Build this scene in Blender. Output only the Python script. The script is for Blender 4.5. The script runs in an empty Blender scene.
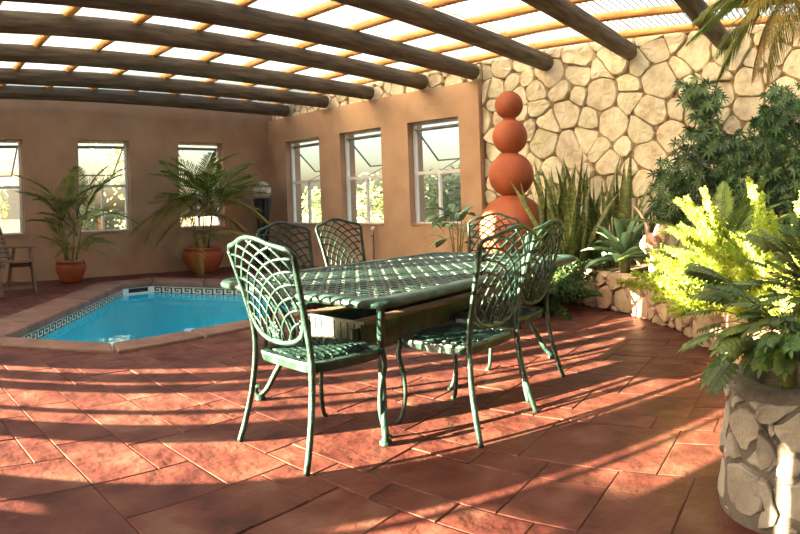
import bpy, math, random
from mathutils import Vector, Matrix, Euler, noise
from math import sin, cos, pi, sqrt, atan2, hypot, radians as rad

random.seed(7)
C = bpy.context.scene.collection
scn = bpy.context.scene

# ------------------------------------------------------------------ camera, sky, sun, exposure
# the photograph is a stitched cylindrical panorama, so the camera is a central-cylindrical one
FPX, CY, EYE = 613.826, 199.09, 1.12
RR = Matrix(((0.66334968, 0.7480745, 0.0187549), (-0.74756659, 0.66359946, -0.02792763), (-0.03333769, 0.00450525, 0.99943399)))
cam = bpy.data.cameras.new('camera')
cam.type = 'PANO'
cam.panorama_type = 'CENTRAL_CYLINDRICAL'
cam.central_cylindrical_range_u_min = -400 / FPX
cam.central_cylindrical_range_u_max = 400 / FPX
cam.central_cylindrical_range_v_min = (CY - 534) / FPX
cam.central_cylindrical_range_v_max = CY / FPX
cam.central_cylindrical_radius = 1.0
cam.clip_start = 0.02
cam_o = bpy.data.objects.new('camera', cam)
C.objects.link(cam_o)
r_, f_, u_ = RR.col[0], RR.col[1], RR.col[2]
cam_o.matrix_world = Matrix(((r_.x, u_.x, -f_.x, 0), (r_.y, u_.y, -f_.y, 0), (r_.z, u_.z, -f_.z, EYE), (0, 0, 0, 1)))
scn.camera = cam_o

world = bpy.data.worlds.new('sky')
scn.world = world
world.use_nodes = True
wb = world.node_tree.nodes['Background']
SUN_AZ, SUN_EL = -30.0, 10.5          # direction the light travels towards, elevation of the sun
sd = Vector((cos(rad(SUN_AZ)) * cos(rad(SUN_EL)), sin(rad(SUN_AZ)) * cos(rad(SUN_EL)), -sin(rad(SUN_EL))))
sky = world.node_tree.nodes.new('ShaderNodeTexSky')      # hazy late-afternoon sky, the glow lies around the sun
sky.sky_type = 'NISHITA'
sky.sun_disc = False
sky.sun_elevation = rad(SUN_EL)
sky.sun_rotation = rad(-90 - SUN_AZ)
sky.dust_density = 4.0
world.node_tree.links.new(sky.outputs[0], wb.inputs['Color'])
wb.inputs['Strength'].default_value = 0.74
sun = bpy.data.lights.new('sun', 'SUN')
sun.energy = 160
sun.angle = rad(0.4)
sun.color = (1.0, 0.80, 0.50)
sun_o = bpy.data.objects.new('sun', sun)
C.objects.link(sun_o)
sun_o.rotation_euler = sd.to_track_quat('-Z', 'Y').to_euler()
sun_o.location = (-8, 6, 6)

vs = scn.view_settings
vs.view_transform = 'Standard'
vs.look = 'None'
vs.gamma = 1
vs.use_curve_mapping = False
vs.exposure = 0.02
scn.cycles.max_bounces = 10
scn.cycles.diffuse_bounces = 5
scn.cycles.transmission_bounces = 8
scn.cycles.transparent_max_bounces = 12
scn.cycles.use_denoising = True
scn.cycles.sample_clamp_indirect = 6


# ------------------------------------------------------------------ pixel rays (photo 800x534)
def ray(px, py):
    th = (px - 400) / FPX
    return RR @ Vector((sin(th), cos(th), (CY - py) / FPX))


def on_z(px, py, z=0.0):
    d = ray(px, py)
    t = (z - EYE) / d.z
    return Vector((d.x * t, d.y * t, z))


def on_x(px, py, x):
    d = ray(px, py)
    t = x / d.x
    return Vector((x, d.y * t, EYE + d.z * t))


def on_y(px, py, y):
    d = ray(px, py)
    t = y / d.y
    return Vector((d.x * t, y, EYE + d.z * t))


# ------------------------------------------------------------------ materials
def mat(name, cols, scale=6.0, rough=0.6, bump=0.0, bscale=40.0, rnd=0.0, detail=4.0, metallic=0.0, spec=0.5, trans=0.0, coat=0.0, noise2=None, stretch=None, hue=0.0):
    m = bpy.data.materials.new(name)
    m.use_nodes = True
    nt = m.node_tree
    N, L = nt.nodes, nt.links
    b = N['Principled BSDF']
    tc = N.new('ShaderNodeTexCoord')
    vec = tc.outputs['Object']
    oi = N.new('ShaderNodeObjectInfo')
    if rnd:
        ad = N.new('ShaderNodeVectorMath')
        ad.operation = 'MULTIPLY_ADD'
        cb = N.new('ShaderNodeCombineXYZ')
        for k in range(3):
            L.new(oi.outputs['Random'], cb.inputs[k])
        ad.inputs[1].default_value = (37, 53, 71)
        L.new(cb.outputs[0], ad.inputs[0])
        L.new(vec, ad.inputs[2])
        vec = ad.outputs[0]
    if stretch:
        mp = N.new('ShaderNodeMapping')
        mp.inputs['Scale'].default_value = stretch
        L.new(vec, mp.inputs[0])
        vec = mp.outputs[0]
    nz = N.new('ShaderNodeTexNoise')
    nz.inputs['Scale'].default_value = scale
    nz.inputs['Detail'].default_value = detail
    L.new(vec, nz.inputs['Vector'])
    cr = N.new('ShaderNodeValToRGB')
    n = len(cols)
    els = cr.color_ramp.elements
    while len(els) < n:
        els.new(0.5)
    for i, c in enumerate(cols):
        els[i].position = 0.3 + 0.42 * i / max(1, n - 1)
        els[i].color = (*c, 1)
    L.new(nz.outputs['Fac'], cr.inputs[0])
    col = cr.outputs[0]
    if rnd:
        hs = N.new('ShaderNodeHueSaturation')
        mr = N.new('ShaderNodeMapRange')
        mr.inputs['To Min'].default_value = 1 - rnd
        mr.inputs['To Max'].default_value = 1 + rnd
        L.new(oi.outputs['Random'], mr.inputs['Value'])
        L.new(mr.outputs[0], hs.inputs['Value'])
        if hue:
            mh = N.new('ShaderNodeMath')
            mh.operation = 'MULTIPLY_ADD'
            fr = N.new('ShaderNodeMath')
            fr.operation = 'FRACT'
            m7 = N.new('ShaderNodeMath')
            m7.operation = 'MULTIPLY'
            m7.inputs[1].default_value = 17.3
            L.new(oi.outputs['Random'], m7.inputs[0])
            L.new(m7.outputs[0], fr.inputs[0])
            L.new(fr.outputs[0], mh.inputs[0])
            mh.inputs[1].default_value = hue
            mh.inputs[2].default_value = 0.5 - hue / 2
            L.new(mh.outputs[0], hs.inputs['Hue'])
        L.new(col, hs.inputs['Color'])
        col = hs.outputs[0]
    L.new(col, b.inputs['Base Color'])
    b.inputs['Roughness'].default_value = rough
    b.inputs['Metallic'].default_value = metallic
    b.inputs['Specular IOR Level'].default_value = spec
    if coat:
        b.inputs['Coat Weight'].default_value = coat
    if bump:
        n2 = N.new('ShaderNodeTexNoise')
        n2.inputs['Scale'].default_value = bscale
        n2.inputs['Detail'].default_value = 6
        L.new(vec, n2.inputs['Vector'])
        bp = N.new('ShaderNodeBump')
        bp.inputs['Strength'].default_value = bump
        bp.inputs['Distance'].default_value = 0.02
        L.new(n2.outputs['Fac'], bp.inputs['Height'])
        L.new(bp.outputs[0], b.inputs['Normal'])
    if trans:                      # thin leaf or sheet: some light comes through
        tr = N.new('ShaderNodeBsdfTranslucent')
        L.new(col, tr.inputs['Color'])
        mx = N.new('ShaderNodeMixShader')
        mx.inputs[0].default_value = trans
        L.new(b.outputs[0], mx.inputs[1])
        L.new(tr.outputs[0], mx.inputs[2])
        L.new(mx.outputs[0], N['Material Output'].inputs['Surface'])
    return m


MT = {}
MT['plaster'] = mat('plaster', [(0.37, 0.225, 0.135), (0.44, 0.275, 0.17), (0.49, 0.31, 0.195)], 2.2, 0.85, 0.25, 30)
MT['tile'] = mat('stamped_tile', [(0.040, 0.0105, 0.0095), (0.078, 0.0225, 0.018), (0.105, 0.037, 0.028), (0.138, 0.068, 0.052)], 4.5, 0.5, 0.9, 7, rnd=0.06, detail=9, spec=0.22)
MT['grout'] = mat('grout', [(0.07, 0.03, 0.024), (0.26, 0.15, 0.12)], 3, 0.8, 0.2, 60)
MT['coping'] = mat('coping_stone', [(0.12, 0.062, 0.045), (0.19, 0.10, 0.072), (0.25, 0.14, 0.10)], 4, 0.55, 0.6, 14, rnd=0.12, detail=7)
MT['stone'] = mat('limestone', [(0.50, 0.42, 0.28), (0.74, 0.66, 0.48), (0.84, 0.78, 0.62)], 5.5, 0.85, 0.8, 12, rnd=0.15, detail=9, hue=0.025)
MT['stone_low'] = mat('bed_stone', [(0.26, 0.16, 0.105), (0.40, 0.27, 0.185), (0.50, 0.37, 0.26)], 4, 0.85, 0.7, 16, rnd=0.2, detail=8, hue=0.03)
MT['stone_pale'] = mat('pale_rock', [(0.20, 0.18, 0.165), (0.29, 0.265, 0.24), (0.37, 0.335, 0.305)], 5, 0.8, 0.7, 22, rnd=0.08, detail=8)
MT['mortar'] = mat('mortar', [(0.30, 0.21, 0.12), (0.44, 0.33, 0.20)], 6, 0.95, 0.6, 40)  # browned so the joints also carry the thin shadows between stones
MT['mortar_grey'] = mat('grey_mortar', [(0.085, 0.074, 0.067), (0.135, 0.117, 0.105)], 6, 0.95, 0.7, 30)
MT['log'] = mat('weathered_log', [(0.050, 0.034, 0.020), (0.105, 0.075, 0.046), (0.17, 0.13, 0.085)], 5, 0.8, 0.6, 20, rnd=0.15, detail=8, stretch=(0.5, 4, 4))
MT['purlin'] = mat('pine_pole', [(0.42, 0.17, 0.045), (0.62, 0.30, 0.09), (0.72, 0.42, 0.16)], 6, 0.6, 0.3, 30, rnd=0.2, detail=6, stretch=(4, 0.6, 4))
MT['white'] = mat('white_paint', [(0.78, 0.77, 0.74), (0.84, 0.83, 0.80)], 12, 0.4)
MT['terracotta'] = mat('terracotta', [(0.27, 0.062, 0.022), (0.35, 0.082, 0.030), (0.40, 0.108, 0.042)], 4, 0.7, 0.15, 60, rnd=0.06)
MT['green'] = mat('green_cast_metal', [(0.004, 0.014, 0.012), (0.007, 0.025, 0.021), (0.030, 0.080, 0.064)], 16, 0.38, 0.25, 90, spec=0.4)  # palest stop holds a lit highlight in the metal's colour
MT['soil'] = mat('soil', [(0.05, 0.03, 0.018), (0.12, 0.075, 0.045)], 14, 0.95, 0.9, 40)
MT['snake'] = mat('snake_leaf', [(0.05, 0.085, 0.022), (0.115, 0.145, 0.045), (0.30, 0.27, 0.09)], 9, 0.45, 0.0, rnd=0.3, trans=0.12, stretch=(1, 1, 4), hue=0.03)
MT['agave'] = mat('agave_leaf', [(0.09, 0.20, 0.11), (0.16, 0.30, 0.17), (0.25, 0.40, 0.22)], 5, 0.4, 0.0, rnd=0.12, trans=0.05)
MT['palm'] = mat('palm_leaf', [(0.06, 0.10, 0.018), (0.15, 0.20, 0.035), (0.34, 0.32, 0.06)], 4, 0.45, 0.0, rnd=0.35, trans=0.3, hue=0.05)
MT['palm_dry'] = mat('dry_palm_leaf', [(0.14, 0.14, 0.03), (0.28, 0.22, 0.06), (0.40, 0.25, 0.09)], 3, 0.55, 0.0, rnd=0.3, trans=0.3, hue=0.05)
MT['cane'] = mat('palm_cane', [(0.10, 0.13, 0.04), (0.24, 0.25, 0.09)], 12, 0.5, 0.0, rnd=0.2)
MT['fox'] = mat('foxtail_needles', [(0.30, 0.40, 0.05), (0.46, 0.56, 0.10), (0.56, 0.64, 0.16)], 7, 0.5, 0.0, rnd=0.15, trans=0.35, hue=0.02)
MT['asparagus'] = mat('asparagus_needles', [(0.018, 0.045, 0.012), (0.04, 0.085, 0.022), (0.08, 0.13, 0.035)], 7, 0.6, 0.0, rnd=0.25, trans=0.2)
MT['scheff'] = mat('umbrella_leaf', [(0.020, 0.055, 0.022), (0.042, 0.095, 0.034), (0.09, 0.16, 0.05)], 6, 0.35, 0.0, rnd=0.4, trans=0.15, hue=0.05)
MT['phil'] = mat('philodendron_leaf', [(0.035, 0.070, 0.018), (0.070, 0.125, 0.028), (0.17, 0.24, 0.05)], 5, 0.35, 0.0, rnd=0.35, trans=0.2, hue=0.05)
MT['cycad'] = mat('cycad_leaf', [(0.05, 0.10, 0.02), (0.12, 0.20, 0.04), (0.22, 0.30, 0.06)], 5, 0.4, 0.0, rnd=0.25, trans=0.15)
MT['bark'] = mat('bark', [(0.08, 0.05, 0.03), (0.20, 0.13, 0.08)], 14, 0.9, 0.6, 40)
MT['driftwood'] = mat('driftwood', [(0.38, 0.20, 0.14), (0.60, 0.42, 0.32), (0.72, 0.58, 0.46)], 12, 0.8, 0.4, 40)
MT['teak'] = mat('weathered_teak', [(0.10, 0.055, 0.034), (0.17, 0.10, 0.065), (0.24, 0.15, 0.105)], 9, 0.65, 0.2, 40, rnd=0.12, stretch=(1, 5, 5))
MT['black'] = mat('black_wicker', [(0.010, 0.008, 0.007), (0.03, 0.025, 0.02)], 30, 0.6, 0.3, 90)
MT['globe'] = mat('frosted_globe', [(0.78, 0.70, 0.62), (0.84, 0.77, 0.70)], 4, 0.25, trans=0.3)
MT['pool'] = mat('pool_plaster', [(0.03, 0.66, 0.86), (0.04, 0.72, 0.90)], 3, 0.6)
MT['tile_white'] = mat('ivory_tile', [(0.66, 0.60, 0.48), (0.74, 0.68, 0.56)], 10, 0.25)
MT['tile_dark'] = mat('slate_blue_tile', [(0.020, 0.030, 0.045), (0.035, 0.05, 0.07)], 10, 0.25)
MT['ground'] = mat('dry_ground', [(0.34, 0.26, 0.15), (0.46, 0.38, 0.22), (0.36, 0.38, 0.14)], 0.6, 0.9, 0.3, 8)
MT['treeleaf'] = mat('garden_leaf', [(0.22, 0.27, 0.13), (0.38, 0.42, 0.22), (0.52, 0.53, 0.32)], 3, 0.55, 0.0, rnd=0.2, trans=0.35, hue=0.04)
MT['render'] = mat('white_render', [(0.74, 0.71, 0.66), (0.82, 0.79, 0.74)], 2, 0.8)
MT['brass'] = mat('galvanised_pipe', [(0.34, 0.30, 0.25), (0.48, 0.44, 0.38)], 20, 0.35, metallic=0.8)
MT['grey'] = mat('grey_paint', [(0.22, 0.21, 0.20), (0.28, 0.27, 0.26)], 12, 0.5)


def special(name, build):
    m = bpy.data.materials.new(name)
    m.use_nodes = True
    nt = m.node_tree
    nt.nodes.clear()
    out = nt.nodes.new('ShaderNodeOutputMaterial')
    s = build(nt.nodes, nt.links)
    nt.links.new(s, out.inputs['Surface'])
    return m


def thin_reflect(N, L, lo, hi):          # reflectance that rises towards grazing, the same from both sides
    lw = N.new('ShaderNodeLayerWeight')
    pw = N.new('ShaderNodeMath')
    pw.operation = 'POWER'
    pw.inputs[1].default_value = 4.0
    L.new(lw.outputs['Facing'], pw.inputs[0])
    mr = N.new('ShaderNodeMapRange')
    mr.inputs['To Min'].default_value = lo
    mr.inputs['To Max'].default_value = hi
    L.new(pw.outputs[0], mr.inputs['Value'])
    lw.inputs['Blend'].default_value = 0.5
    return mr.outputs[0]


def b_glass(N, L):                       # clear thin pane
    tr = N.new('ShaderNodeBsdfTransparent')
    tr.inputs['Color'].default_value = (0.97, 0.98, 0.975, 1)
    gl = N.new('ShaderNodeBsdfGlossy')
    gl.inputs['Roughness'].default_value = 0.02
    mx = N.new('ShaderNodeMixShader')
    L.new(thin_reflect(N, L, 0.02, 0.35), mx.inputs[0])
    L.new(tr.outputs[0], mx.inputs[1])
    L.new(gl.outputs[0], mx.inputs[2])
    return mx.outputs[0]


def b_water(N, L):
    tr = N.new('ShaderNodeBsdfTransparent')
    tr.inputs['Color'].default_value = (0.70, 0.98, 1.0, 1)
    gl = N.new('ShaderNodeBsdfGlossy')
    gl.inputs['Roughness'].default_value = 0.03
    nz = N.new('ShaderNodeTexNoise')
    nz.inputs['Scale'].default_value = 5
    nz.inputs['Detail'].default_value = 2
    tc = N.new('ShaderNodeTexCoord')
    L.new(tc.outputs['Object'], nz.inputs['Vector'])
    bp = N.new('ShaderNodeBump')
    bp.inputs['Strength'].default_value = 0.05
    bp.inputs['Distance'].default_value = 0.05
    L.new(nz.outputs['Fac'], bp.inputs['Height'])
    L.new(bp.outputs[0], gl.inputs['Normal'])
    mx = N.new('ShaderNodeMixShader')
    L.new(thin_reflect(N, L, 0.02, 0.75), mx.inputs[0])
    L.new(tr.outputs[0], mx.inputs[1])
    L.new(gl.outputs[0], mx.inputs[2])
    return mx.outputs[0]


def b_sheet(N, L):                       # translucent corrugated fibreglass
    tr = N.new('ShaderNodeBsdfTranslucent')
    tr.inputs['Color'].default_value = (0.74, 0.76, 0.78, 1)
    df = N.new('ShaderNodeBsdfDiffuse')
    df.inputs['Color'].default_value = (0.60, 0.58, 0.54, 1)
    mx = N.new('ShaderNodeMixShader')
    mx.inputs[0].default_value = 0.30
    L.new(tr.outputs[0], mx.inputs[1])
    L.new(df.outputs[0], mx.inputs[2])
    rf = N.new('ShaderNodeBsdfRefraction')          # forward scatter of the low sun
    rf.inputs['Color'].default_value = (0.95, 0.90, 0.80, 1)
    rf.inputs['Roughness'].default_value = 0.27
    rf.inputs['IOR'].default_value = 1.03
    m2 = N.new('ShaderNodeMixShader')
    m2.inputs[0].default_value = 0.82
    L.new(mx.outputs[0], m2.inputs[1])
    L.new(rf.outputs[0], m2.inputs[2])
    return m2.outputs[0]


MT['glass'] = special('window_glass', b_glass)
MT['water'] = special('pool_water', b_water)
MT['sheet'] = special('roof_fibreglass', b_sheet)


# ------------------------------------------------------------------ mesh building
class MB:
    def __init__(self):
        self.v, self.f, self.mi = [], [], []

    def add(self, vs_, fs, mi=0):
        o = len(self.v)
        self.v += [tuple(x) for x in vs_]
        self.f += [tuple(i + o for i in q) for q in fs]
        self.mi += [mi] * len(fs)
        return self

    def box(self, x0, x1, y0, y1, z0, z1, mi=0):
        return self.add([(x0, y0, z0), (x1, y0, z0), (x1, y1, z0), (x0, y1, z0), (x0, y0, z1), (x1, y0, z1), (x1, y1, z1), (x0, y1, z1)],
                        [(0, 3, 2, 1), (4, 5, 6, 7), (0, 1, 5, 4), (1, 2, 6, 5), (2, 3, 7, 6), (3, 0, 4, 7)], mi)

    def bar(self, a, b, w, h, up=(0, 0, 1), mi=0):
        a, b = Vector(a), Vector(b)
        d = (b - a).normalized()
        s = d.cross(Vector(up))
        if s.length < 1e-4:
            s = d.cross(Vector((1, 0, 0)))
        s.normalize()
        t = s.cross(d)
        s, t = s * w / 2, t * h / 2
        vs_ = [p + i * s + j * t for p in (a, b) for i, j in ((-1, -1), (1, -1), (1, 1), (-1, 1))]
        return self.add(vs_, [(0, 1, 2, 3), (7, 6, 5, 4), (0, 4, 5, 1), (1, 5, 6, 2), (2, 6, 7, 3), (3, 7, 4, 0)], mi)

    def tube(self, pts, r, n=6, closed=False, mi=0, flat=1.0):
        pts = [Vector(p) for p in pts]
        k = len(pts)
        rs = r if isinstance(r, (list, tuple)) else [r] * k
        ring = []
        nrm = None
        for i in range(k):
            if closed:
                d = pts[(i + 1) % k] - pts[i - 1]
            else:
                d = pts[min(i + 1, k - 1)] - pts[max(i - 1, 0)]
            d.normalize()
            if nrm is None:
                nrm = d.orthogonal().normalized()
                if abs(d.z) < 0.9:
                    nrm = (Vector((0, 0, 1)) - d * d.z).normalized()
            else:
                nrm = (nrm - d * nrm.dot(d))
                nrm = nrm.normalized() if nrm.length > 1e-6 else d.orthogonal().normalized()
            bi = d.cross(nrm)
            ring.append([pts[i] + (nrm * cos(2 * pi * j / n) + bi * sin(2 * pi * j / n) * flat) * rs[i] for j in range(n)])
        vs_ = [p for q in ring for p in q]
        fs = []
        for i in range(k if closed else k - 1):
            a, b = i * n, ((i + 1) % k) * n
            for j in range(n):
                j2 = (j + 1) % n
                fs.append((a + j, a + j2, b + j2, b + j))
        if not closed:
            fs.append(tuple(range(n - 1, -1, -1)))
            fs.append(tuple(range((k - 1) * n, k * n)))
        return self.add(vs_, fs, mi)

    def lathe(self, prof, n=24, c=(0, 0, 0), mi=0):
        vs_ = [(c[0] + r * cos(2 * pi * j / n), c[1] + r * sin(2 * pi * j / n), c[2] + z) for r, z in prof for j in range(n)]
        fs = []
        for i in range(len(prof) - 1):
            for j in range(n):
                j2 = (j + 1) % n
                fs.append((i * n + j, i * n + j2, (i + 1) * n + j2, (i + 1) * n + j))
        fs.append(tuple(range(n - 1, -1, -1)))
        fs.append(tuple(range((len(prof) - 1) * n, len(prof) * n)))
        return self.add(vs_, fs, mi)

    def sphere(self, c, r, n=24, m=14, mi=0):
        prof = [(max(1e-4, r * sin(pi * i / m)), -r * cos(pi * i / m)) for i in range(m + 1)]
        return self.lathe(prof, n, c, mi)

    def prism(self, poly, z0, z1, mi=0):
        n = len(poly)
        vs_ = [(x, y, z0) for x, y in poly] + [(x, y, z1) for x, y in poly]
        fs = [tuple(range(n - 1, -1, -1)), tuple(range(n, 2 * n))] + [(i, (i + 1) % n, n + (i + 1) % n, n + i) for i in range(n)]
        return self.add(vs_, fs, mi)

    def mesh(self, name, mats, smooth=False):
        me = bpy.data.meshes.new(name)
        me.from_pydata(self.v, [], self.f)
        for m in (mats if isinstance(mats, (list, tuple)) else [mats]):
            me.materials.append(MT[m] if isinstance(m, str) else m)
        if any(self.mi):
            me.polygons.foreach_set('material_index', self.mi)
        if smooth:
            me.polygons.foreach_set('use_smooth', [True] * len(self.f))
        me.update()
        return me

    def build(self, name, mats, parent=None, smooth=False):
        return put(self.mesh(name, mats, smooth), name, parent)


def put(me, name, parent=None, loc=None, rot=None, scale=None, mtx=None):
    o = bpy.data.objects.new(name, me)
    C.objects.link(o)
    if parent is not None:
        o.parent = parent
    if mtx is not None:
        o.matrix_basis = mtx
    else:
        if loc is not None:
            o.location = loc
        if rot is not None:
            o.rotation_euler = rot
        if scale is not None:
            o.scale = (scale,) * 3 if isinstance(scale, (int, float)) else scale
    return o


def thing(name, label, cat, loc=(0, 0, 0), rz=0.0, group=None):
    o = bpy.data.objects.new(name, None)
    C.objects.link(o)
    o.location = loc
    o.rotation_euler = (0, 0, rz)
    return tag(o, label, cat, group)


def tag(o, label, cat, group=None):
    o['label'] = label
    o['category'] = cat
    if group:
        o['group'] = group
    return o


def struct(o, label=None, cat=None):
    o['kind'] = 'structure'
    if label:
        o['label'] = label
        o['category'] = cat
    return o


def dup(root, label, loc, rz, group=None):
    r = root.copy()
    C.objects.link(r)
    r.location = loc
    r.rotation_euler = (0, 0, rz)
    r['label'] = label
    if group:
        r['group'] = group
    for ch in list(root.children):
        c = ch.copy()
        C.objects.link(c)
        c.parent = r
        for g in ch.children:
            d = g.copy()
            C.objects.link(d)
            d.parent = c
    return r


def inside(p, poly):
    x, y = p[0], p[1]
    r = False
    n = len(poly)
    j = n - 1
    for i in range(n):
        xi, yi = poly[i][0], poly[i][1]
        xj, yj = poly[j][0], poly[j][1]
        if (yi > y) != (yj > y) and x < (xj - xi) * (y - yi) / (yj - yi) + xi:
            r = not r
        j = i
    return r


def offset_poly(poly, d):                # poly counter-clockwise, d > 0 outwards (list d: one per edge)
    n = len(poly)
    ds = d if isinstance(d, (list, tuple)) else [d] * n
    res = []
    for i in range(n):
        a, b, c = Vector(poly[i - 1][:2]), Vector(poly[i][:2]), Vector(poly[(i + 1) % n][:2])
        e1, e2 = (b - a).normalized(), (c - b).normalized()
        n1, n2 = Vector((e1.y, -e1.x)), Vector((e2.y, -e2.x))
        d1, d2 = ds[i - 1], ds[i]
        p1, p2 = a + n1 * d1, b + n2 * d2
        det = e1.x * e2.y - e1.y * e2.x
        if abs(det) < 1e-5:
            res.append(tuple(b + n1 * d1))
        else:
            t = ((p2.x - p1.x) * e2.y - (p2.y - p1.y) * e2.x) / det
            res.append(tuple(p1 + e1 * t))
    return res


def smooth_poly(pts, it=1, closed=True):
    for _ in range(it):
        q = []
        n = len(pts)
        for i in range(n if closed else n - 1):
            a, b = Vector(pts[i]), Vector(pts[(i + 1) % n])
            q += [a * 0.75 + b * 0.25, a * 0.25 + b * 0.75]
        pts = q if closed else [Vector(pts[0])] + q + [Vector(pts[-1])]
    return pts


def spline(pts, n=8):                    # Catmull-Rom through the points
    pts = [Vector(p) for p in pts]
    q = [pts[0]] + pts + [pts[-1]]
    r = []
    for i in range(1, len(q) - 2):
        for k in range(n):
            t = k / n
            a, b, c, d = q[i - 1], q[i], q[i + 1], q[i + 2]
            r.append(0.5 * ((2 * b) + (c - a) * t + (2 * a - 5 * b + 4 * c - d) * t * t + (3 * b - a - 3 * c + d) * t ** 3))
    r.append(pts[-1])
    return r


# ------------------------------------------------------------------ room numbers (metres)
XW = 7.26          # plaster face of the window wall on the right
XS = 7.42          # mortar face of the stone wall
YB = 9.88          # face of the back wall
XL, YF = -3.5, -3.2   # wall on the left and wall behind the camera, both out of frame
HEAD, SILL = 2.344, 0.753
BZ = 2.94          # centre of the roof logs
BY = [9.30, 8.15, 7.03, 5.92, 4.99, 3.86, 2.65, 1.42, 0.30, -0.82, -1.95]

# ------------------------------------------------------------------ pool outline, counter-clockwise
POOL = [(1.02, 5.42), (1.85, 4.76), (3.46, 4.98), (5.15, 5.45), (5.55, 6.55), (4.05, 8.62), (3.50, 8.55)]
COPE = [0.26, 0.26, 0.26, 0.28, 0.42, 0.42, 0.42]
POOL_OUT = offset_poly(POOL, COPE)
WATER_Z = -0.15

# ------------------------------------------------------------------ floor and its stamped tiles
bed_path = [(6.35, 3.75), (5.95, 3.05), (5.72, 2.62), (5.45, 2.12), (5.08, 1.62), (4.62, 1.20), (4.0, 0.80), (3.3, 0.46), (3.0, -0.3), (3.0, -3.1)]
PLANTER_C, PLANTER_R = (2.42, -0.25), 0.70


def make_floor():
    m = MB()
    # slab with the pool cut out: strips from every pool edge to a far boundary
    big = [(XL, YF), (7.7, YF), (7.7, 10.1), (XL, 10.1)]
    n = len(POOL)
    mid = offset_poly(POOL, 0.12)
    cx, cy_ = 3.4, 6.4
    outer = []
    for p in mid:
        a = atan2(p[1] - cy_, p[0] - cx)
        ts = []
        if cos(a) > 1e-6: ts.append((7.7 - cx) / cos(a))
        if cos(a) < -1e-6: ts.append((XL - cx) / cos(a))
        if sin(a) > 1e-6: ts.append((10.1 - cy_) / sin(a))
        if sin(a) < -1e-6: ts.append((YF - cy_) / sin(a))
        t = min(ts)
        outer.append((cx + cos(a) * t, cy_ + sin(a) * t, a))
    corners = [(x, y, atan2(y - cy_, x - cx)) for x, y in big]
    z = -0.008
    for i in range(n):
        j = (i + 1) % n
        a0, a1 = outer[i][2], outer[j][2]
        if a1 < a0: a1 += 2 * pi
        cs = []
        for c in corners:
            a = c[2]
            while a < a0: a += 2 * pi
            if a < a1: cs.append((a, c))
        cs.sort()
        poly = [(mid[i][0], mid[i][1], z), (outer[i][0], outer[i][1], z)] + [(c[0], c[1], z) for _, c in cs] + [(outer[j][0], outer[j][1], z), (mid[j][0], mid[j][1], z)]
        m.add(poly, [tuple(range(len(poly)))])
    fl = struct(m.build('floor', 'grout'))
    # ashlar pattern on a rotated grid
    g, ang = 0.155, rad(3.0)
    ca, sa = cos(ang), sin(ang)
    rng = random.Random(21)
    block_poly = offset_poly(POOL, [c * 0.5 for c in COPE])
    gx0, gx1, gy0, gy1 = -22, 52, -22, 72
    def world(i, j): return (0.02 + g * (i * ca - j * sa), 0.03 + g * (i * sa + j * ca))
    used = {}
    bedpoly = [(p[0] + 0.12, p[1] + 0.05) for p in bed_path] + [(7.6, -3.1), (7.6, 3.9)]
    for i in range(gx0, gx1):
        for j in range(gy0, gy1):
            x, y = world(i + .5, j + .5)
            bad = not (XL + .1 < x < XW - .06 and YF + .1 < y < YB - .06) or inside((x, y), block_poly) or inside((x, y), bedpoly)
            if 2.1 < x < 2.7 and y < 0.34: bad = True
            used[(i, j)] = bad
    sizes = [(4, 3), (2, 3), (3, 3), (4, 2), (3, 2), (2, 2), (2, 4), (3, 4)]
    wts = [2, 6, 3, 3, 5, 4, 5, 2]
    tiles = []
    for j in range(gy0, gy1):
        for i in range(gx0, gx1):
            if used[(i, j)]: continue
            opts = rng.choices(sizes, wts, k=6) + [(2, 2), (2, 1), (1, 2), (1, 1)]
            for w, h in opts:
                if all(not used.get((i + a, j + b), True) for a in range(w) for b in range(h)):
                    for a in range(w):
                        for b in range(h): used[(i + a, j + b)] = True
                    tiles.append((i, j, w, h))
                    break
    meshes = {}
    def tmesh(w, h):
        if (w, h) not in meshes:
            t = MB()
            W, H, e, gp = w * g, h * g, 0.004, 0.002
            a = [(gp, gp), (W - gp, gp), (W - gp, H - gp), (gp, H - gp)]
            b = [(gp + e, gp + e), (W - gp - e, gp + e), (W - gp - e, H - gp - e), (gp + e, H - gp - e)]
            t.add([(x, y, -0.02) for x, y in a] + [(x, y, -0.0035) for x, y in a] + [(x, y, 0) for x, y in b],
                  [(0, 1, 5, 4), (1, 2, 6, 5), (2, 3, 7, 6), (3, 0, 4, 7), (4, 5, 9, 8), (5, 6, 10, 9), (6, 7, 11, 10), (7, 4, 8, 11), (8, 9, 10, 11)])
            meshes[(w, h)] = t
        return meshes[(w, h)]
    def score(t):
        x, y = world(t[0] + t[2] / 2, t[1] + t[3] / 2)
        a = math.degrees(atan2(y, x))
        d = hypot(x, y)
        if not (1 < a < 81) or d < 1.6: return 1e6 + d
        return d
    tiles.sort(key=score)
    made = {}
    rest = MB()
    for k, (i, j, w, h) in enumerate(tiles):
        x, y = world(i, j)
        dz = rng.uniform(-0.001, 0.0008)
        if k < 290:
            if (w, h) not in made: made[(w, h)] = tmesh(w, h).mesh('tile', 'tile')
            put(made[(w, h)], 'tile', fl, (x, y, dz), (rng.uniform(-.003, .003), rng.uniform(-.003, .003), ang))
        else:
            t = tmesh(w, h)
            rest.add([(x + vx * ca - vy * sa, y + vx * sa + vy * ca, vz + dz) for vx, vy, vz in t.v], t.f)
    if rest.v:
        o = rest.build('distant_tiles', 'tile', fl)
        o['kind'] = 'stuff'


make_floor()


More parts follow.
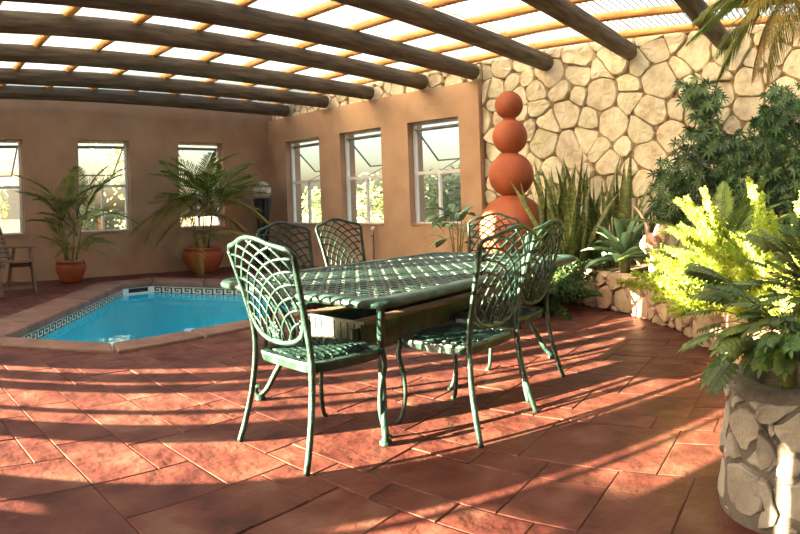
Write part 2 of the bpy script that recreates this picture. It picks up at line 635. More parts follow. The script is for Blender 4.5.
# ------------------------------------------------------------------ walls with window holes
def wall_holes(name, mapf, u0, u1, z0, z1, holes, th, mat_):
    """mapf(u, depth, z): depth 0 is the room face, th the outside face."""
    m = MB()
    us = sorted({u0, u1} | {h[0] for h in holes} | {h[1] for h in holes})
    zs = sorted({z0, z1} | {h[2] for h in holes} | {h[3] for h in holes})
    def hole(u, z): return any(h[0] < u < h[1] and h[2] < z < h[3] for h in holes)
    for a, b in zip(us, us[1:]):
        for c, d in zip(zs, zs[1:]):
            if hole((a + b) / 2, (c + d) / 2): continue
            for dep in (0, th):
                m.add([mapf(a, dep, c), mapf(b, dep, c), mapf(b, dep, d), mapf(a, dep, d)], [(0, 1, 2, 3)])
    for a, b, c, d in list(holes) + [(u0, u1, z0, z1)]:
        q = [(a, c), (b, c), (b, d), (a, d)]
        for k in range(4):
            p, r = q[k], q[(k + 1) % 4]
            m.add([mapf(p[0], 0, p[1]), mapf(r[0], 0, r[1]), mapf(r[0], th, r[1]), mapf(p[0], th, p[1])], [(0, 1, 2, 3)])
    return struct(m.build(name, mat_))


mapB = lambda u, d, z: (u, YB + d, z)
mapR = lambda u, d, z: (XW + d, u, z)
backwin = [(-0.523, 0.428), (1.393 - 0.0, 2.344), (3.309, 4.260), (5.229, 6.180)]
rightwin = [(9.331 - 0.987, 9.331), (7.796 - 0.987, 7.796), (6.239 - 0.987, 6.239)]
wall_holes('wall_back', mapB, XL - 0.2, XW + 0.25, -0.1, 3.12, [(a, b, SILL, HEAD) for a, b in backwin], 0.2, 'plaster')
wall_holes('wall_right', mapR, 4.89, YB, -0.1, 2.815, [(a, b, SILL, HEAD) for a, b in rightwin], 0.36, 'plaster')
# wall on the left, out of frame: tall openings let the low sun in
OPEN_N = [(1.09, 1.125, 0.5, 1.42), (1.17, 1.215, 0.5, 1.46), (1.74, 2.05, 1.03, 1.145), (1.74, 2.05, 1.215, 2.8), (2.065, 2.13, 1.05, 2.8), (2.22, 2.33, 0.80, 0.88), (2.52, 2.98, 0.6, 2.8), (3.20, 3.38, 0.6, 2.5), (3.43, 3.78, 0.6, 2.6), (3.93, 4.01, 0.6, 2.5), (4.20, 4.34, 0.6, 2.75),
          (5.0, 5.25, 1.7, 2.75), (6.32, 6.60, 2.0, 3.0)]
th_ = rad(-SUN_AZ)
nx, ny = sin(th_), cos(th_)
holesL = []
for a, b, h0, h in OPEN_N:
    holesL.append(((a - nx * XL) / ny, (b - nx * XL) / ny, h0, h))
holesL = [h for h in holesL if h[1] < YB - 0.1]
wall_holes('wall_left', lambda u, d, z: (XL - d, u, z), YF, YB, -0.1, 3.12, holesL, 0.06, 'plaster')
struct(MB().box(XL - 0.2, 7.8, YF - 0.2, YF, -0.1, 3.12).build('wall_front', 'bark'))


def window(name, mapf, u0, u1, flip):
    w = bpy.data.objects.new(name, None)
    C.objects.link(w)
    struct(w)
    zt, z1 = 1.555, 2.245         # transom, top rail
    D = 0.13
    um = (u0 + u1) / 2
    def bx(m, a, b, c, d, d0, d1):
        p = [mapf(a, d0, c), mapf(b, d1, d)]
        m.box(min(p[0][0], p[1][0]), max(p[0][0], p[1][0]), min(p[0][1], p[1][1]), max(p[0][1], p[1][1]), min(p[0][2], p[1][2]), max(p[0][2], p[1][2]))
    m = MB()
    f = 0.04
    bx(m, u0, u0 + f, SILL, HEAD, D, D + .06)
    bx(m, u1 - f, u1, SILL, HEAD, D, D + .06)
    bx(m, u0 + f, u1 - f, SILL, SILL + f, D, D + .06)
    bx(m, u0 + f, u1 - f, HEAD - f, HEAD, D, D + .06)
    m.build('window_frame', 'white', w)
    m = MB(); bx(m, u0 + f, u1 - f, zt - .025, zt + .025, D, D + .06); m.build('transom', 'white', w)
    m = MB(); bx(m, u0 + f, u1 - f, z1 - .014, z1 + .014, D, D + .05); m.build('top_rail', 'grey', w)
    m = MB(); bx(m, um - .02, um + .02, SILL + f, zt - .025, D, D + .05); m.build('mullion', 'white', w)
    for a, b in ((u0 + f, um - .02), (um + .02, u1 - f)):
        m = MB(); bx(m, a, b, SILL + f, zt - .025, D + .025, D + .029); m.build('pane', 'glass', w)
    m = MB(); bx(m, u0 + f, u1 - f, z1 + .014, HEAD - f, D + .025, D + .029); m.build('pane', 'glass', w)
    # sash hung from the top rail and pushed out
    hs, al = 0.68, rad(49)
    P = lambda u, s, o=0: Vector(mapf(u, D + .05 + s * sin(al) + o * cos(al), z1 - .02 - s * cos(al) + o * sin(al)))
    a, b = u0 + f + .015, u1 - f - .015
    m = MB()
    for p, q in ((P(a, 0), P(a, hs)), (P(b, 0), P(b, hs)), (P(a, 0), P(b, 0)), (P(a, hs), P(b, hs))):
        m.bar(p, q, .022, .022)
    s = m.build('sash', 'grey', w)
    m = MB()
    m.add([P(a, .01), P(b, .01), P(b, hs - .01), P(a, hs - .01), P(a, .01, .004), P(b, .01, .004), P(b, hs - .01, .004), P(a, hs - .01, .004)],
          [(0, 3, 2, 1), (4, 5, 6, 7), (0, 1, 5, 4), (1, 2, 6, 5), (2, 3, 7, 6), (3, 0, 4, 7)])
    m.build('sash_pane', 'glass', s)
    m = MB()
    m.bar(mapf(um, D + .03, zt + .02), P(um, hs), .012, .012)
    m.build('stay', 'grey', w)
    m = MB(); bx(m, u0 - .0, u1 + .0, SILL - .0, SILL + .02, -0.02, D); m.build('sill', 'plaster', w)
    return w


k = 1
for a, b in backwin[1:]:
    window('window_%d' % k, mapB, a, b, False); k += 1
for a, b in rightwin:
    window('window_%d' % k, mapR, a, b, True); k += 1


# ------------------------------------------------------------------ irregular stones (clipped cells)
def cells(u0, u1, v0, v1, sp, seed, jit=0.42):
    rng = random.Random(seed)
    pts, rr_ = [], []
    fails = 0
    while fails < 600:
        r = sp * rng.choice((.34, .42, .52, .62))
        q = (rng.uniform(u0 - sp, u1 + sp), rng.uniform(v0 - sp * .4, v1 + sp * .4))
        if all(hypot(q[0] - p[0], (q[1] - p[1]) * 1.15) > (r + k) * .92 for p, k in zip(pts, rr_)):
            pts.append(q)
            rr_.append(r)
            fails = 0
        else:
            fails += 1
    out = []
    wt = [(r * .95) ** 2 * rng.uniform(.6, 1.4) for r in rr_]
    for i, p in enumerate(pts):
        poly = [(u0, v0), (u1, v0), (u1, v1), (u0, v1)]
        for jq, q in enumerate(pts):
            if q is p or abs(q[0] - p[0]) > 3 * sp or abs(q[1] - p[1]) > 3 * sp: continue
            ax, ay = q[0] - p[0], q[1] - p[1]
            f_ = .5 + (wt[i] - wt[jq]) / (2 * (ax * ax + ay * ay))
            mx, my = p[0] + ax * f_, p[1] + ay * f_
            new = []
            for k in range(len(poly)):
                a, b = poly[k], poly[(k + 1) % len(poly)]
                da = (a[0] - mx) * ax + (a[1] - my) * ay
                db = (b[0] - mx) * ax + (b[1] - my) * ay
                if da <= 0: new.append(a)
                if da * db < 0:
                    t = da / (da - db)
                    new.append((a[0] + (b[0] - a[0]) * t, a[1] + (b[1] - a[1]) * t))
            poly = new
            if len(poly) < 3: break
        if len(poly) < 3: continue
        A = sum(poly[k][0] * poly[(k + 1) % len(poly)][1] - poly[(k + 1) % len(poly)][0] * poly[k][1] for k in range(len(poly))) / 2
        if A < 0.04 * sp * sp: continue
        wp = []                                   # wavy edges shared by neighbours
        for k in range(len(poly)):
            a, b = poly[k], poly[(k + 1) % len(poly)]
            ns = max(1, int(hypot(b[0] - a[0], b[1] - a[1]) / (sp * .22)))
            for t in range(ns):
                x, y = a[0] + (b[0] - a[0]) * t / ns, a[1] + (b[1] - a[1]) * t / ns
                nv_ = noise.noise_vector(Vector((x / sp * 1.3, y / sp * 1.3, seed * 7.7)))
                on_edge = y < v0 + .01 or y > v1 - .01 or x < u0 + .01 or x > u1 - .01
                k_ = 0 if on_edge else sp * .20
                wp.append((x + nv_.x * k_, y + nv_.y * k_))
        out.append(wp)
    return out


def stone_mesh(poly, mapf, depth, rng, gap=0.014, name='stone', mat_='stone'):
    n = len(poly)
    cu, cv = sum(p[0] for p in poly) / n, sum(p[1] for p in poly) / n
    R = sqrt(sum((p[0] - cu) ** 2 + (p[1] - cv) ** 2 for p in poly) / n)
    k = max(0.55, 1 - gap / R * 1.25)
    pts = [Vector((cu + (p[0] - cu) * k, cv + (p[1] - cv) * k)) for p in poly]
    q = []
    for i in range(n):
        a, b = pts[i], pts[(i + 1) % n]
        q.append((a + b) / 2 + Vector((rng.uniform(-.004, .004), rng.uniform(-.004, .004))))
    n = len(q)
    tx, ty = rng.uniform(-.25, .25), rng.uniform(-.25, .25)
    m = MB()
    vs_ = []
    for s, d in ((1.0, -0.01), (0.99, depth * 0.62), (0.93, depth * 0.95), (0.60, depth)):
        for p in q:
            u, v = cu + (p.x - cu) * s, cv + (p.y - cv) * s
            dd = d if d < 0 else max(0.004, d * (1 + (0 if s > .95 else rng.uniform(-.10, .10))) + (tx * (u - cu) + ty * (v - cv)) * 0.45)
            vs_.append(mapf(u, v, dd))
    vs_.append(mapf(cu, cv, depth * rng.uniform(.97, 1.06)))
    fs = []
    for r in range(3):
        for i in range(n):
            j = (i + 1) % n
            fs.append((r * n + i, r * n + j, (r + 1) * n + j, (r + 1) * n + i))
    for i in range(n):
        fs.append((3 * n + i, 3 * n + (i + 1) % n, 4 * n))
    m.add(vs_, fs)
    me = m.mesh(name, mat_)
    return me


rng = random.Random(5)
sw = struct(MB().box(XS, XS + 0.3, YF, 4.91, -0.1, 3.12).box(XS, XS + 0.3, 4.91, YB + .2, 2.80, 3.12).build('wall_stone', 'mortar'))
mapS = lambda u, v, d: (XS - d, u, v)
for poly in cells(-0.9, 4.89, 0.30, 3.12, 0.315, 3, 0.5):
    put(stone_mesh(poly, mapS, rng.uniform(.035, .095), rng, 0.005), 'stone', sw)
for poly in cells(4.91, YB, 2.82, 3.12, 0.27, 9, 0.3):
    put(stone_mesh(poly, mapS, rng.uniform(.05, .08), rng, 0.005), 'stone', sw)

# ------------------------------------------------------------------ roof: logs, pine poles, corrugated sheets
roof = bpy.data.objects.new('ceiling', None)
C.objects.link(roof)
struct(roof)
for i, y in enumerate(BY):
    rr = random.Random(100 + i)
    xe = XW + 0.02 if i < 5 else XS + 0.06
    m = MB()
    pts, rs = [], []
    for k in range(25):
        t = k / 24
        pts.append((xe + (XL - 0.3 - xe) * t, y + 0.018 * sin(3.1 * t + i), BZ + 0.008 * (xe + (XL - 0.3 - xe) * -1) * t * .9 + 0.010 * sin(5 * t + 2 * i)))
        rs.append((0.114 - 0.008 * t) * (1 + 0.035 * sin(9 * t + i * 3) + rr.uniform(-.015, .015)))
    m.tube(pts, rs, 14)
    m.build('roof_log', 'log', roof, True)
for i in range(15):
    x = 7.17 - 0.757 * i
    rr = random.Random(200 + i)
    pts = [(x + 0.02 * sin(k * .7 + i), YF + (YB + .1 - YF) * k / 30, BZ + 0.122 + 0.045 + 0.006 * sin(k * .9 + 2 * i)) for k in range(31)]
    MB().tube(pts, [0.050 * (1 + rr.uniform(-.10, .10)) for _ in pts], 8).build('purlin', 'purlin', roof, True)
P_ = 0.152 / 2
m = MB()
nP = 20
prof = []
for k in range(nP * 6 + 1):
    prof.append((k / 6 * P_, 0.006 * cos(2 * pi * k / 6)))
vs_ = [(x, y, z) for y, z in prof for x in (XL - 0.5, 2.2, 7.9)]
m.add(vs_, [(i * 3 + j, i * 3 + j + 1, i * 3 + j + 4, i * 3 + j + 3) for i in range(len(prof) - 1) for j in (0, 1)])
sheet = m.mesh('roof_sheet', 'sheet', True)
W_ = nP * P_
ns = int((YB + .3 - YF) / (W_ - .076)) + 1
for i in range(ns):
    put(sheet, 'roof_sheet', roof, (0, YF - .1 + i * (W_ - .076), BZ + 0.122 + 0.105 + (0.004 if i % 2 else 0)))


# ------------------------------------------------------------------ swimming pool
def make_pool():
    cx, cy_ = 3.4, 6.4
    po = thing('swimming_pool', 'blue swimming pool with greek key tile band set into the terracotta floor', 'pool', (cx, cy_, 0))
    loc = lambda p: (p[0] - cx, p[1] - cy_)
    inn = [loc(p) for p in POOL]
    n = len(inn)
    bo = -1.25
    m = MB()
    out = offset_poly(inn, 0.15)
    m.add([(x, y, bo) for x, y in inn] + [(x, y, -0.02) for x, y in inn] + [(x, y, -0.02) for x, y in out] + [(x, y, bo - .1) for x, y in out],
          [tuple(range(n))] + [(i, n + i, n + (i + 1) % n, (i + 1) % n) for i in range(n)] + [(n + i, 2 * n + i, 2 * n + (i + 1) % n, n + (i + 1) % n) for i in range(n)]
          + [(2 * n + i, 3 * n + i, 3 * n + (i + 1) % n, 2 * n + (i + 1) % n) for i in range(n)])
    m.build('basin', 'pool', po)
    m = MB()
    m.add([(x, y, WATER_Z) for x, y in inn], [tuple(range(n))])
    m.build('water', 'water', po)
    # coping stones, one object each
    o = [loc(p) for p in POOL_OUT]
    nose = offset_poly(inn, -0.035)
    rng = random.Random(4)
    for i in range(n):
        a0, a1, b0, b1 = Vector(nose[i]), Vector(nose[(i + 1) % n]), Vector(o[i]), Vector(o[(i + 1) % n])
        k = max(1, round((a1 - a0).length / 0.75))
        for j in range(k):
            t0, t1 = j / k, (j + 1) / k
            g = 0.006 / (a1 - a0).length
            q = [a0.lerp(a1, t0 + g), a0.lerp(a1, t1 - g), b0.lerp(b1, t1 - g), b0.lerp(b1, t0 + g)]
            c = sum(q, Vector((0, 0))) / 4
            m = MB()
            vs_ = []
            # q[0], q[1] lie on the water side: rounded nose
            for s, z in ((1, -0.055), (1, -0.005), (0.985, 0.012), (0.94, 0.022)):
                vs_ += [(*(c + (p - c) * s), z) for p in q]
            fs = [(r * 4 + a, r * 4 + (a + 1) % 4, (r + 1) * 4 + (a + 1) % 4, (r + 1) * 4 + a) for r in range(3) for a in range(4)]
            fs += [(12, 13, 14, 15), (3, 2, 1, 0)]
            m.add(vs_, fs)
            m.build('coping_stone', 'coping', po)
    # key pattern tile, 0.16 wide and 0.11 high, drawn as raised pieces
    T, H = 0.16, 0.115
    m = MB()
    m.box(0.002, T - 0.002, -0.012, 0, 0, H, 0)
    m.box(0.002, T - .002, -0.014, -0.001, H * .90, H, 1)
    u, v = T / 10, H / 10
    for x0, x1, z0, z1 in ((0, 10, 0, 1.2), (0.4, 1.8, 1.2, 7.6), (1.8, 8.2, 6.3, 7.6), (6.8, 8.2, 2.6, 6.3), (4.0, 6.8, 2.6, 3.9), (4.0, 5.3, 3.9, 5.1)):
        m.box(0.002 + x0 * u * .97, 0.002 + x1 * u * .97, -0.0145, -0.001, z0 * v, z1 * v, 1)
    tile = m.mesh('mosaic_tile', ['tile_white', 'tile_dark'])
    sk = Vector(inn[5]).lerp(Vector(inn[6]), 0.5)
    for i in range(n):
        a, b = Vector(inn[i]), Vector(inn[(i + 1) % n])
        L = (b - a).length
        d = (b - a) / L
        if i == 5:
            continue
        k = int(L / T)
        s = L / k
        for j in range(k):
            p = a + d * (j * s)
            # tile x along the edge, room side (-y) towards the water
            ang = atan2(d.y, d.x)
            mtx = Matrix.Translation((p.x, p.y, WATER_Z - 0.012)) @ Matrix.Rotation(ang, 4, 'Z') @ Matrix.Scale(-1, 4, (0, 1, 0)) @ Matrix.Diagonal((s / T, 1, 1, 1))
            put(tile, 'mosaic_tile', po, mtx=mtx)
    a, b = Vector(inn[5]), Vector(inn[6])
    d = (b - a).normalized()
    nrm = Vector((-d.y, d.x))
    L = (b - a).length
    m = MB()
    F = lambda s, z, o: (*(a + d * s + nrm * o), z)
    def slab(s0, s1, z0, z1, o0, o1, mi=0):
        m.add([F(s0, z0, o0), F(s1, z0, o0), F(s1, z0, o1), F(s0, z0, o1), F(s0, z1, o0), F(s1, z1, o0), F(s1, z1, o1), F(s0, z1, o1)],
              [(0, 3, 2, 1), (4, 5, 6, 7), (0, 1, 5, 4), (1, 2, 6, 5), (2, 3, 7, 6), (3, 0, 4, 7)], mi)
    slab(0, L, -.17, -.13, 0, .02)
    slab(0, L, -.065, -.04, 0, .02)
    slab(0, L * .18, -.13, -.065, 0, .02)
    slab(L * .82, L, -.13, -.065, 0, .02)
    slab(L * .18, L * .82, -.13, -.065, 0, .003, 1)
    m.build('skimmer', ['white', 'black'], po)


make_pool()


# ------------------------------------------------------------------ low stone wall of the planting bed
def path_map(path):
    pts = spline([(x, y, 0) for x, y in path], 10)
    ac = [0.0]
    for a, b in zip(pts, pts[1:]):
        ac.append(ac[-1] + (b - a).length)
    def at(u):
        u = max(0, min(ac[-1] - 1e-5, u))
        i = 0
        while ac[i + 1] < u: i += 1
        t = (u - ac[i]) / max(1e-9, ac[i + 1] - ac[i])
        p = pts[i].lerp(pts[i + 1], t)
        d = (pts[min(i + 2, len(pts) - 1)] - pts[max(i - 1, 0)]).normalized()
        return p, Vector((d.y, -d.x, 0))
    return at, ac[-1]


at_, LEN = path_map(bed_path[:9])
BED_H = 0.36
m = MB()
nn = 60
rows = []
for i in range(nn + 1):
    p, nrm = at_(LEN * i / nn)
    rows.append([p + Vector((0, 0, -.05)), p + Vector((0, 0, BED_H - .07)), p - nrm * .22 + Vector((0, 0, BED_H - .07)), p - nrm * .22 + Vector((0, 0, -.05))])
# normal on the outer side must point to the room: path runs towards the camera, so the room is on its right-hand side
m.add([v for r in rows for v in r], [(i * 4 + a, i * 4 + b, i * 4 + 4 + b, i * 4 + 4 + a) for i in range(nn) for a, b in ((0, 1), (1, 2), (2, 3), (3, 0))] + [(0, 3, 2, 1), (nn * 4, nn * 4 + 1, nn * 4 + 2, nn * 4 + 3)])
lw = tag(m.build('garden_wall', 'mortar'), 'low curved rubble stone wall edging the planting bed', 'garden wall')
def mapL(u, v, d):
    p, nrm = at_(u)
    if v > BED_H - 0.0:                       # cap stones bend over the top
        return tuple(p + nrm * (d * .5) + Vector((0, 0, v)))
    return tuple(p + nrm * d + Vector((0, 0, v)))
SIDE = 1
for poly in cells(0.0, LEN, 0.0, BED_H + .02, 0.205, 12, 0.38):
    put(stone_mesh(poly, mapL, rng.uniform(.045, .075), rng, 0.008, mat_='stone_low'), 'stone', lw)
# bed of soil behind it
bp = [(p[0], p[1]) for p in [tuple((at_(LEN * i / 40)[0] - at_(LEN * i / 40)[1] * .18)[:2]) for i in range(41)]] + [(7.38, -0.3), (7.38, 4.0)]
m = MB()
cx, cy_ = 6.6, 1.6
n = len(bp)
m.add([(x, y, 0.30) for x, y in bp] + [(x, y, 0.0) for x, y in bp] + [(cx, cy_, 0.36)], [(i, (i + 1) % n, 2 * n) for i in range(n)] + [(n + i, n + (i + 1) % n, (i + 1) % n, i) for i in range(n)])
struct(m.build('floor_planting_bed', 'soil'))

# ------------------------------------------------------------------ rounded planter on the right
pc = thing('stone_planter', 'rounded planter of pale rocks set in grey mortar holding lobed-leaf plants', 'planter', (*PLANTER_C, 0))
PH = 0.42
pl_pts = []                                  # footprint: rounded rectangle, its left end towards the table
px0, px1, py0, py1, pR = 1.99, 2.80, -1.6, 0.45, 0.26
for cx, cy_, a0 in ((px1 - pR, py1 - pR, 0), (px0 + pR, py1 - pR, 90), (px0 + pR, py0 + pR, 180), (px1 - pR, py0 + pR, 270)):
    for k in range(9):
        a = rad(a0 + 90 * k / 8)
        pl_pts.append((cx + pR * cos(a) - PLANTER_C[0], cy_ + pR * sin(a) - PLANTER_C[1]))
m = MB()
rings = [(.05, -.01), (.045, .05), (.02, .2), (.005, .34), (0.0, PH), (-.03, PH + .02), (-.09, PH + .015), (-.10, PH - .08)]
n = len(pl_pts)
m.add([(x, y, z) for d, z in rings for x, y in offset_poly(pl_pts, d)], [(a * n + i, a * n + (i + 1) % n, (a + 1) * n + (i + 1) % n, (a + 1) * n + i) for a in range(len(rings) - 1) for i in range(n)])
m.build('planter_body', 'mortar_grey', pc, True)
MB().prism(offset_poly(pl_pts, -.095), PH - .12, PH - .045).build('soil', 'soil', pc)
at_p, LEN_P = path_map([(x, y) for x, y in pl_pts[4:20]])
def mapP(u, v, d):
    p, nrm = at_p(u)
    return tuple(p + nrm * (d + .045 * (1 - v / PH) ** 1.3) + Vector((0, 0, v)))
for poly in cells(0.0, LEN_P, 0.02, PH - .005, 0.15, 31, 0.45):
    put(stone_mesh(poly, mapP, rng.uniform(.008, .018), rng, 0.012, mat_='stone_pale'), 'stone', pc)


# ------------------------------------------------------------------ dining set
def chair_proto():
    t = thing('dining_chair', 'x', 'chair', group='green lattice chairs around the table')
    SZ = 0.435
    lean = lambda z: -0.205 - 0.26 * (z - SZ) - 0.12 * max(0, z - .7) ** 1.3
    curve = lambda u: 0.55 * u * u
    half = [(0, .505), (.07, .508), (.13, .525), (.175, .56), (.197, .61), (.208, .68), (.219, .76), (.236, .84), (.247, .88), (.245, .915), (.226, .936), (.185, .944), (.125, .958), (.06, .980), (0, .987)]
    full = half + [(-u, z) for u, z in half[-2:0:-1]]
    full = [tuple(p) for p in smooth_poly([Vector(p) for p in full], 1)]
    P = lambda u, z, o=0.0: Vector((u, lean(z) + curve(u) + o, z))
    fr = MB().tube([P(u, z) for u, z in full], 0.0125, 8, closed=True, flat=0.8).build('back_frame', 'green', t, True)
    # lattice of arcs about the two lower corners
    m = MB()
    for sx in (-1, 1):
        c = (sx * 0.20, 0.50)
        r = 0.055
        while r < 0.66:
            seg = []
            N = max(20, int(r * 120))
            for k in range(N + 1):
                a = -0.6 + (pi + 1.2) * k / N
                u, z = c[0] + r * cos(a), c[1] + r * sin(a) * 1.08
                if inside((u, z), full):
                    seg.append(P(u, z))
                else:
                    if len(seg) > 2: m.tube(seg, 0.0066, 5)
                    seg = []
            if len(seg) > 2: m.tube(seg, 0.0066, 5)
            r += 0.052
    m.build('back_lattice', 'green', t, True)
    m = MB()
    for r in (.030, .018):
        m.tube([P(r * cos(a), .565 + r * sin(a)) for a in [2 * pi * k / 14 for k in range(14)]], .006, 5, closed=True)
    for k in range(6):
        a = 2 * pi * k / 6
        m.tube([P(.018 * cos(a), .565 + .018 * sin(a)), P(.045 * cos(a), .565 + .045 * sin(a))], [.005, .008], 5)
    m.build('rosette', 'green', t, True)
    # seat
    sh = [(0, -.205), (.13, -.205), (.19, -.19), (.215, -.14), (.232, 0), (.243, .13), (.235, .19), (.19, .225), (.10, .245), (0, .25)]
    so = sh + [(-x, y) for x, y in sh[-2:0:-1]]
    so = [tuple(p) for p in smooth_poly([Vector(p) for p in so], 1)]
    m = MB()
    n = len(so)
    inn = offset_poly(so, -0.035)
    vs_ = [(x, y, SZ) for x, y in so] + [(x, y, SZ) for x, y in inn] + [(x, y, SZ - .014) for x, y in inn] + [(x, y, SZ - .045) for x, y in offset_poly(so, -.006)] + [(x * 1.012, y * 1.012, SZ - .010) for x, y in so]
    def ringq(a, b): return [(a * n + i, a * n + (i + 1) % n, b * n + (i + 1) % n, b * n + i) for i in range(n)]
    m.add(vs_, ringq(0, 1) + ringq(1, 2) + ringq(2, 3) + ringq(3, 4) + ringq(4, 0))
    m.build('seat_frame', 'green', t)
    m = MB()
    for c in ((0, -.22), (0, .27)):
        r = .06
        while r < .5:
            seg = []
            N = 40
            for k in range(N + 1):
                a = 2 * pi * k / N
                x, y = c[0] + r * cos(a), c[1] + r * sin(a)
                if inside((x, y), inn): seg.append((x, y, SZ - .006))
                else:
                    if len(seg) > 1: m.tube(seg, .0085, 4, flat=.5)
                    seg = []
            if len(seg) > 1: m.tube(seg, .0085, 4, flat=.5)
            r += .036
    for k in range(-4, 5):
        seg = [(k * .047 * (1 + .1 * cos(3 * y)), y, SZ - .007) for y in [(-.2 + .44 * j / 16) for j in range(17)]]
        seg = [p for p in seg if inside(p, inn)]
        if len(seg) > 1: m.tube(seg, .008, 4, flat=.5)
    m.build('seat_lattice', 'green', t, True)
    for s in (-1, 1):
        pts = spline([(s * .250, -.285, 0.0), (s * .238, -.255, .10), (s * .222, -.222, .25), (s * .210, -.205, .42), (s * .206, lean(.55) + .02, .55), (s * .217, lean(.70) + .022, .70), (s * .235, lean(.84) + .028, .84), (s * .249, lean(.91) + .032, .912)], 5)
        k = len(pts)
        MB().tube(pts, [0.0155 - .004 * abs(i / k - .4) for i in range(k)], 8).build('leg', 'green', t, True)
        pts = spline([(s * .232, .245, 0.0), (s * .222, .222, .04), (s * .212, .205, .14), (s * .216, .212, .26), (s * .228, .228, .35), (s * .222, .212, .425)], 5)
        k = len(pts)
        MB().tube(pts, [.016 if i < 2 else .0115 + .007 * (i / k) ** 2 for i in range(k)], 8).build('leg', 'green', t, True)
    return t


G = 'green lattice chairs around the table'
ch = chair_proto()
ch['label'] = 'sunlit green lattice chair at the table end beside the pool coping'
ch.location = (1.885, 2.235, 0)
ch.rotation_euler = (0, 0, rad(-90))
dup(ch, 'dark green lattice chair on the long side, with open terracotta floor behind its back', (2.53, 1.86, 0), rad(-1), G)
dup(ch, 'dark green lattice chair on the long side, nearer the dark fern and planting bed', (3.13, 1.99, 0), rad(4), G)
dup(ch, 'mint green lattice chair at the table end by the terracotta ball sculpture', (4.22, 2.92, 0), rad(94), G)
dup(ch, 'dark green lattice chair across the table, nearer the torch-like globe lamp', (2.93, 3.52, 0), rad(178), G)
dup(ch, 'dark green lattice chair across the table, backing onto the standing garden tap', (3.60, 3.62, 0), rad(176), G)


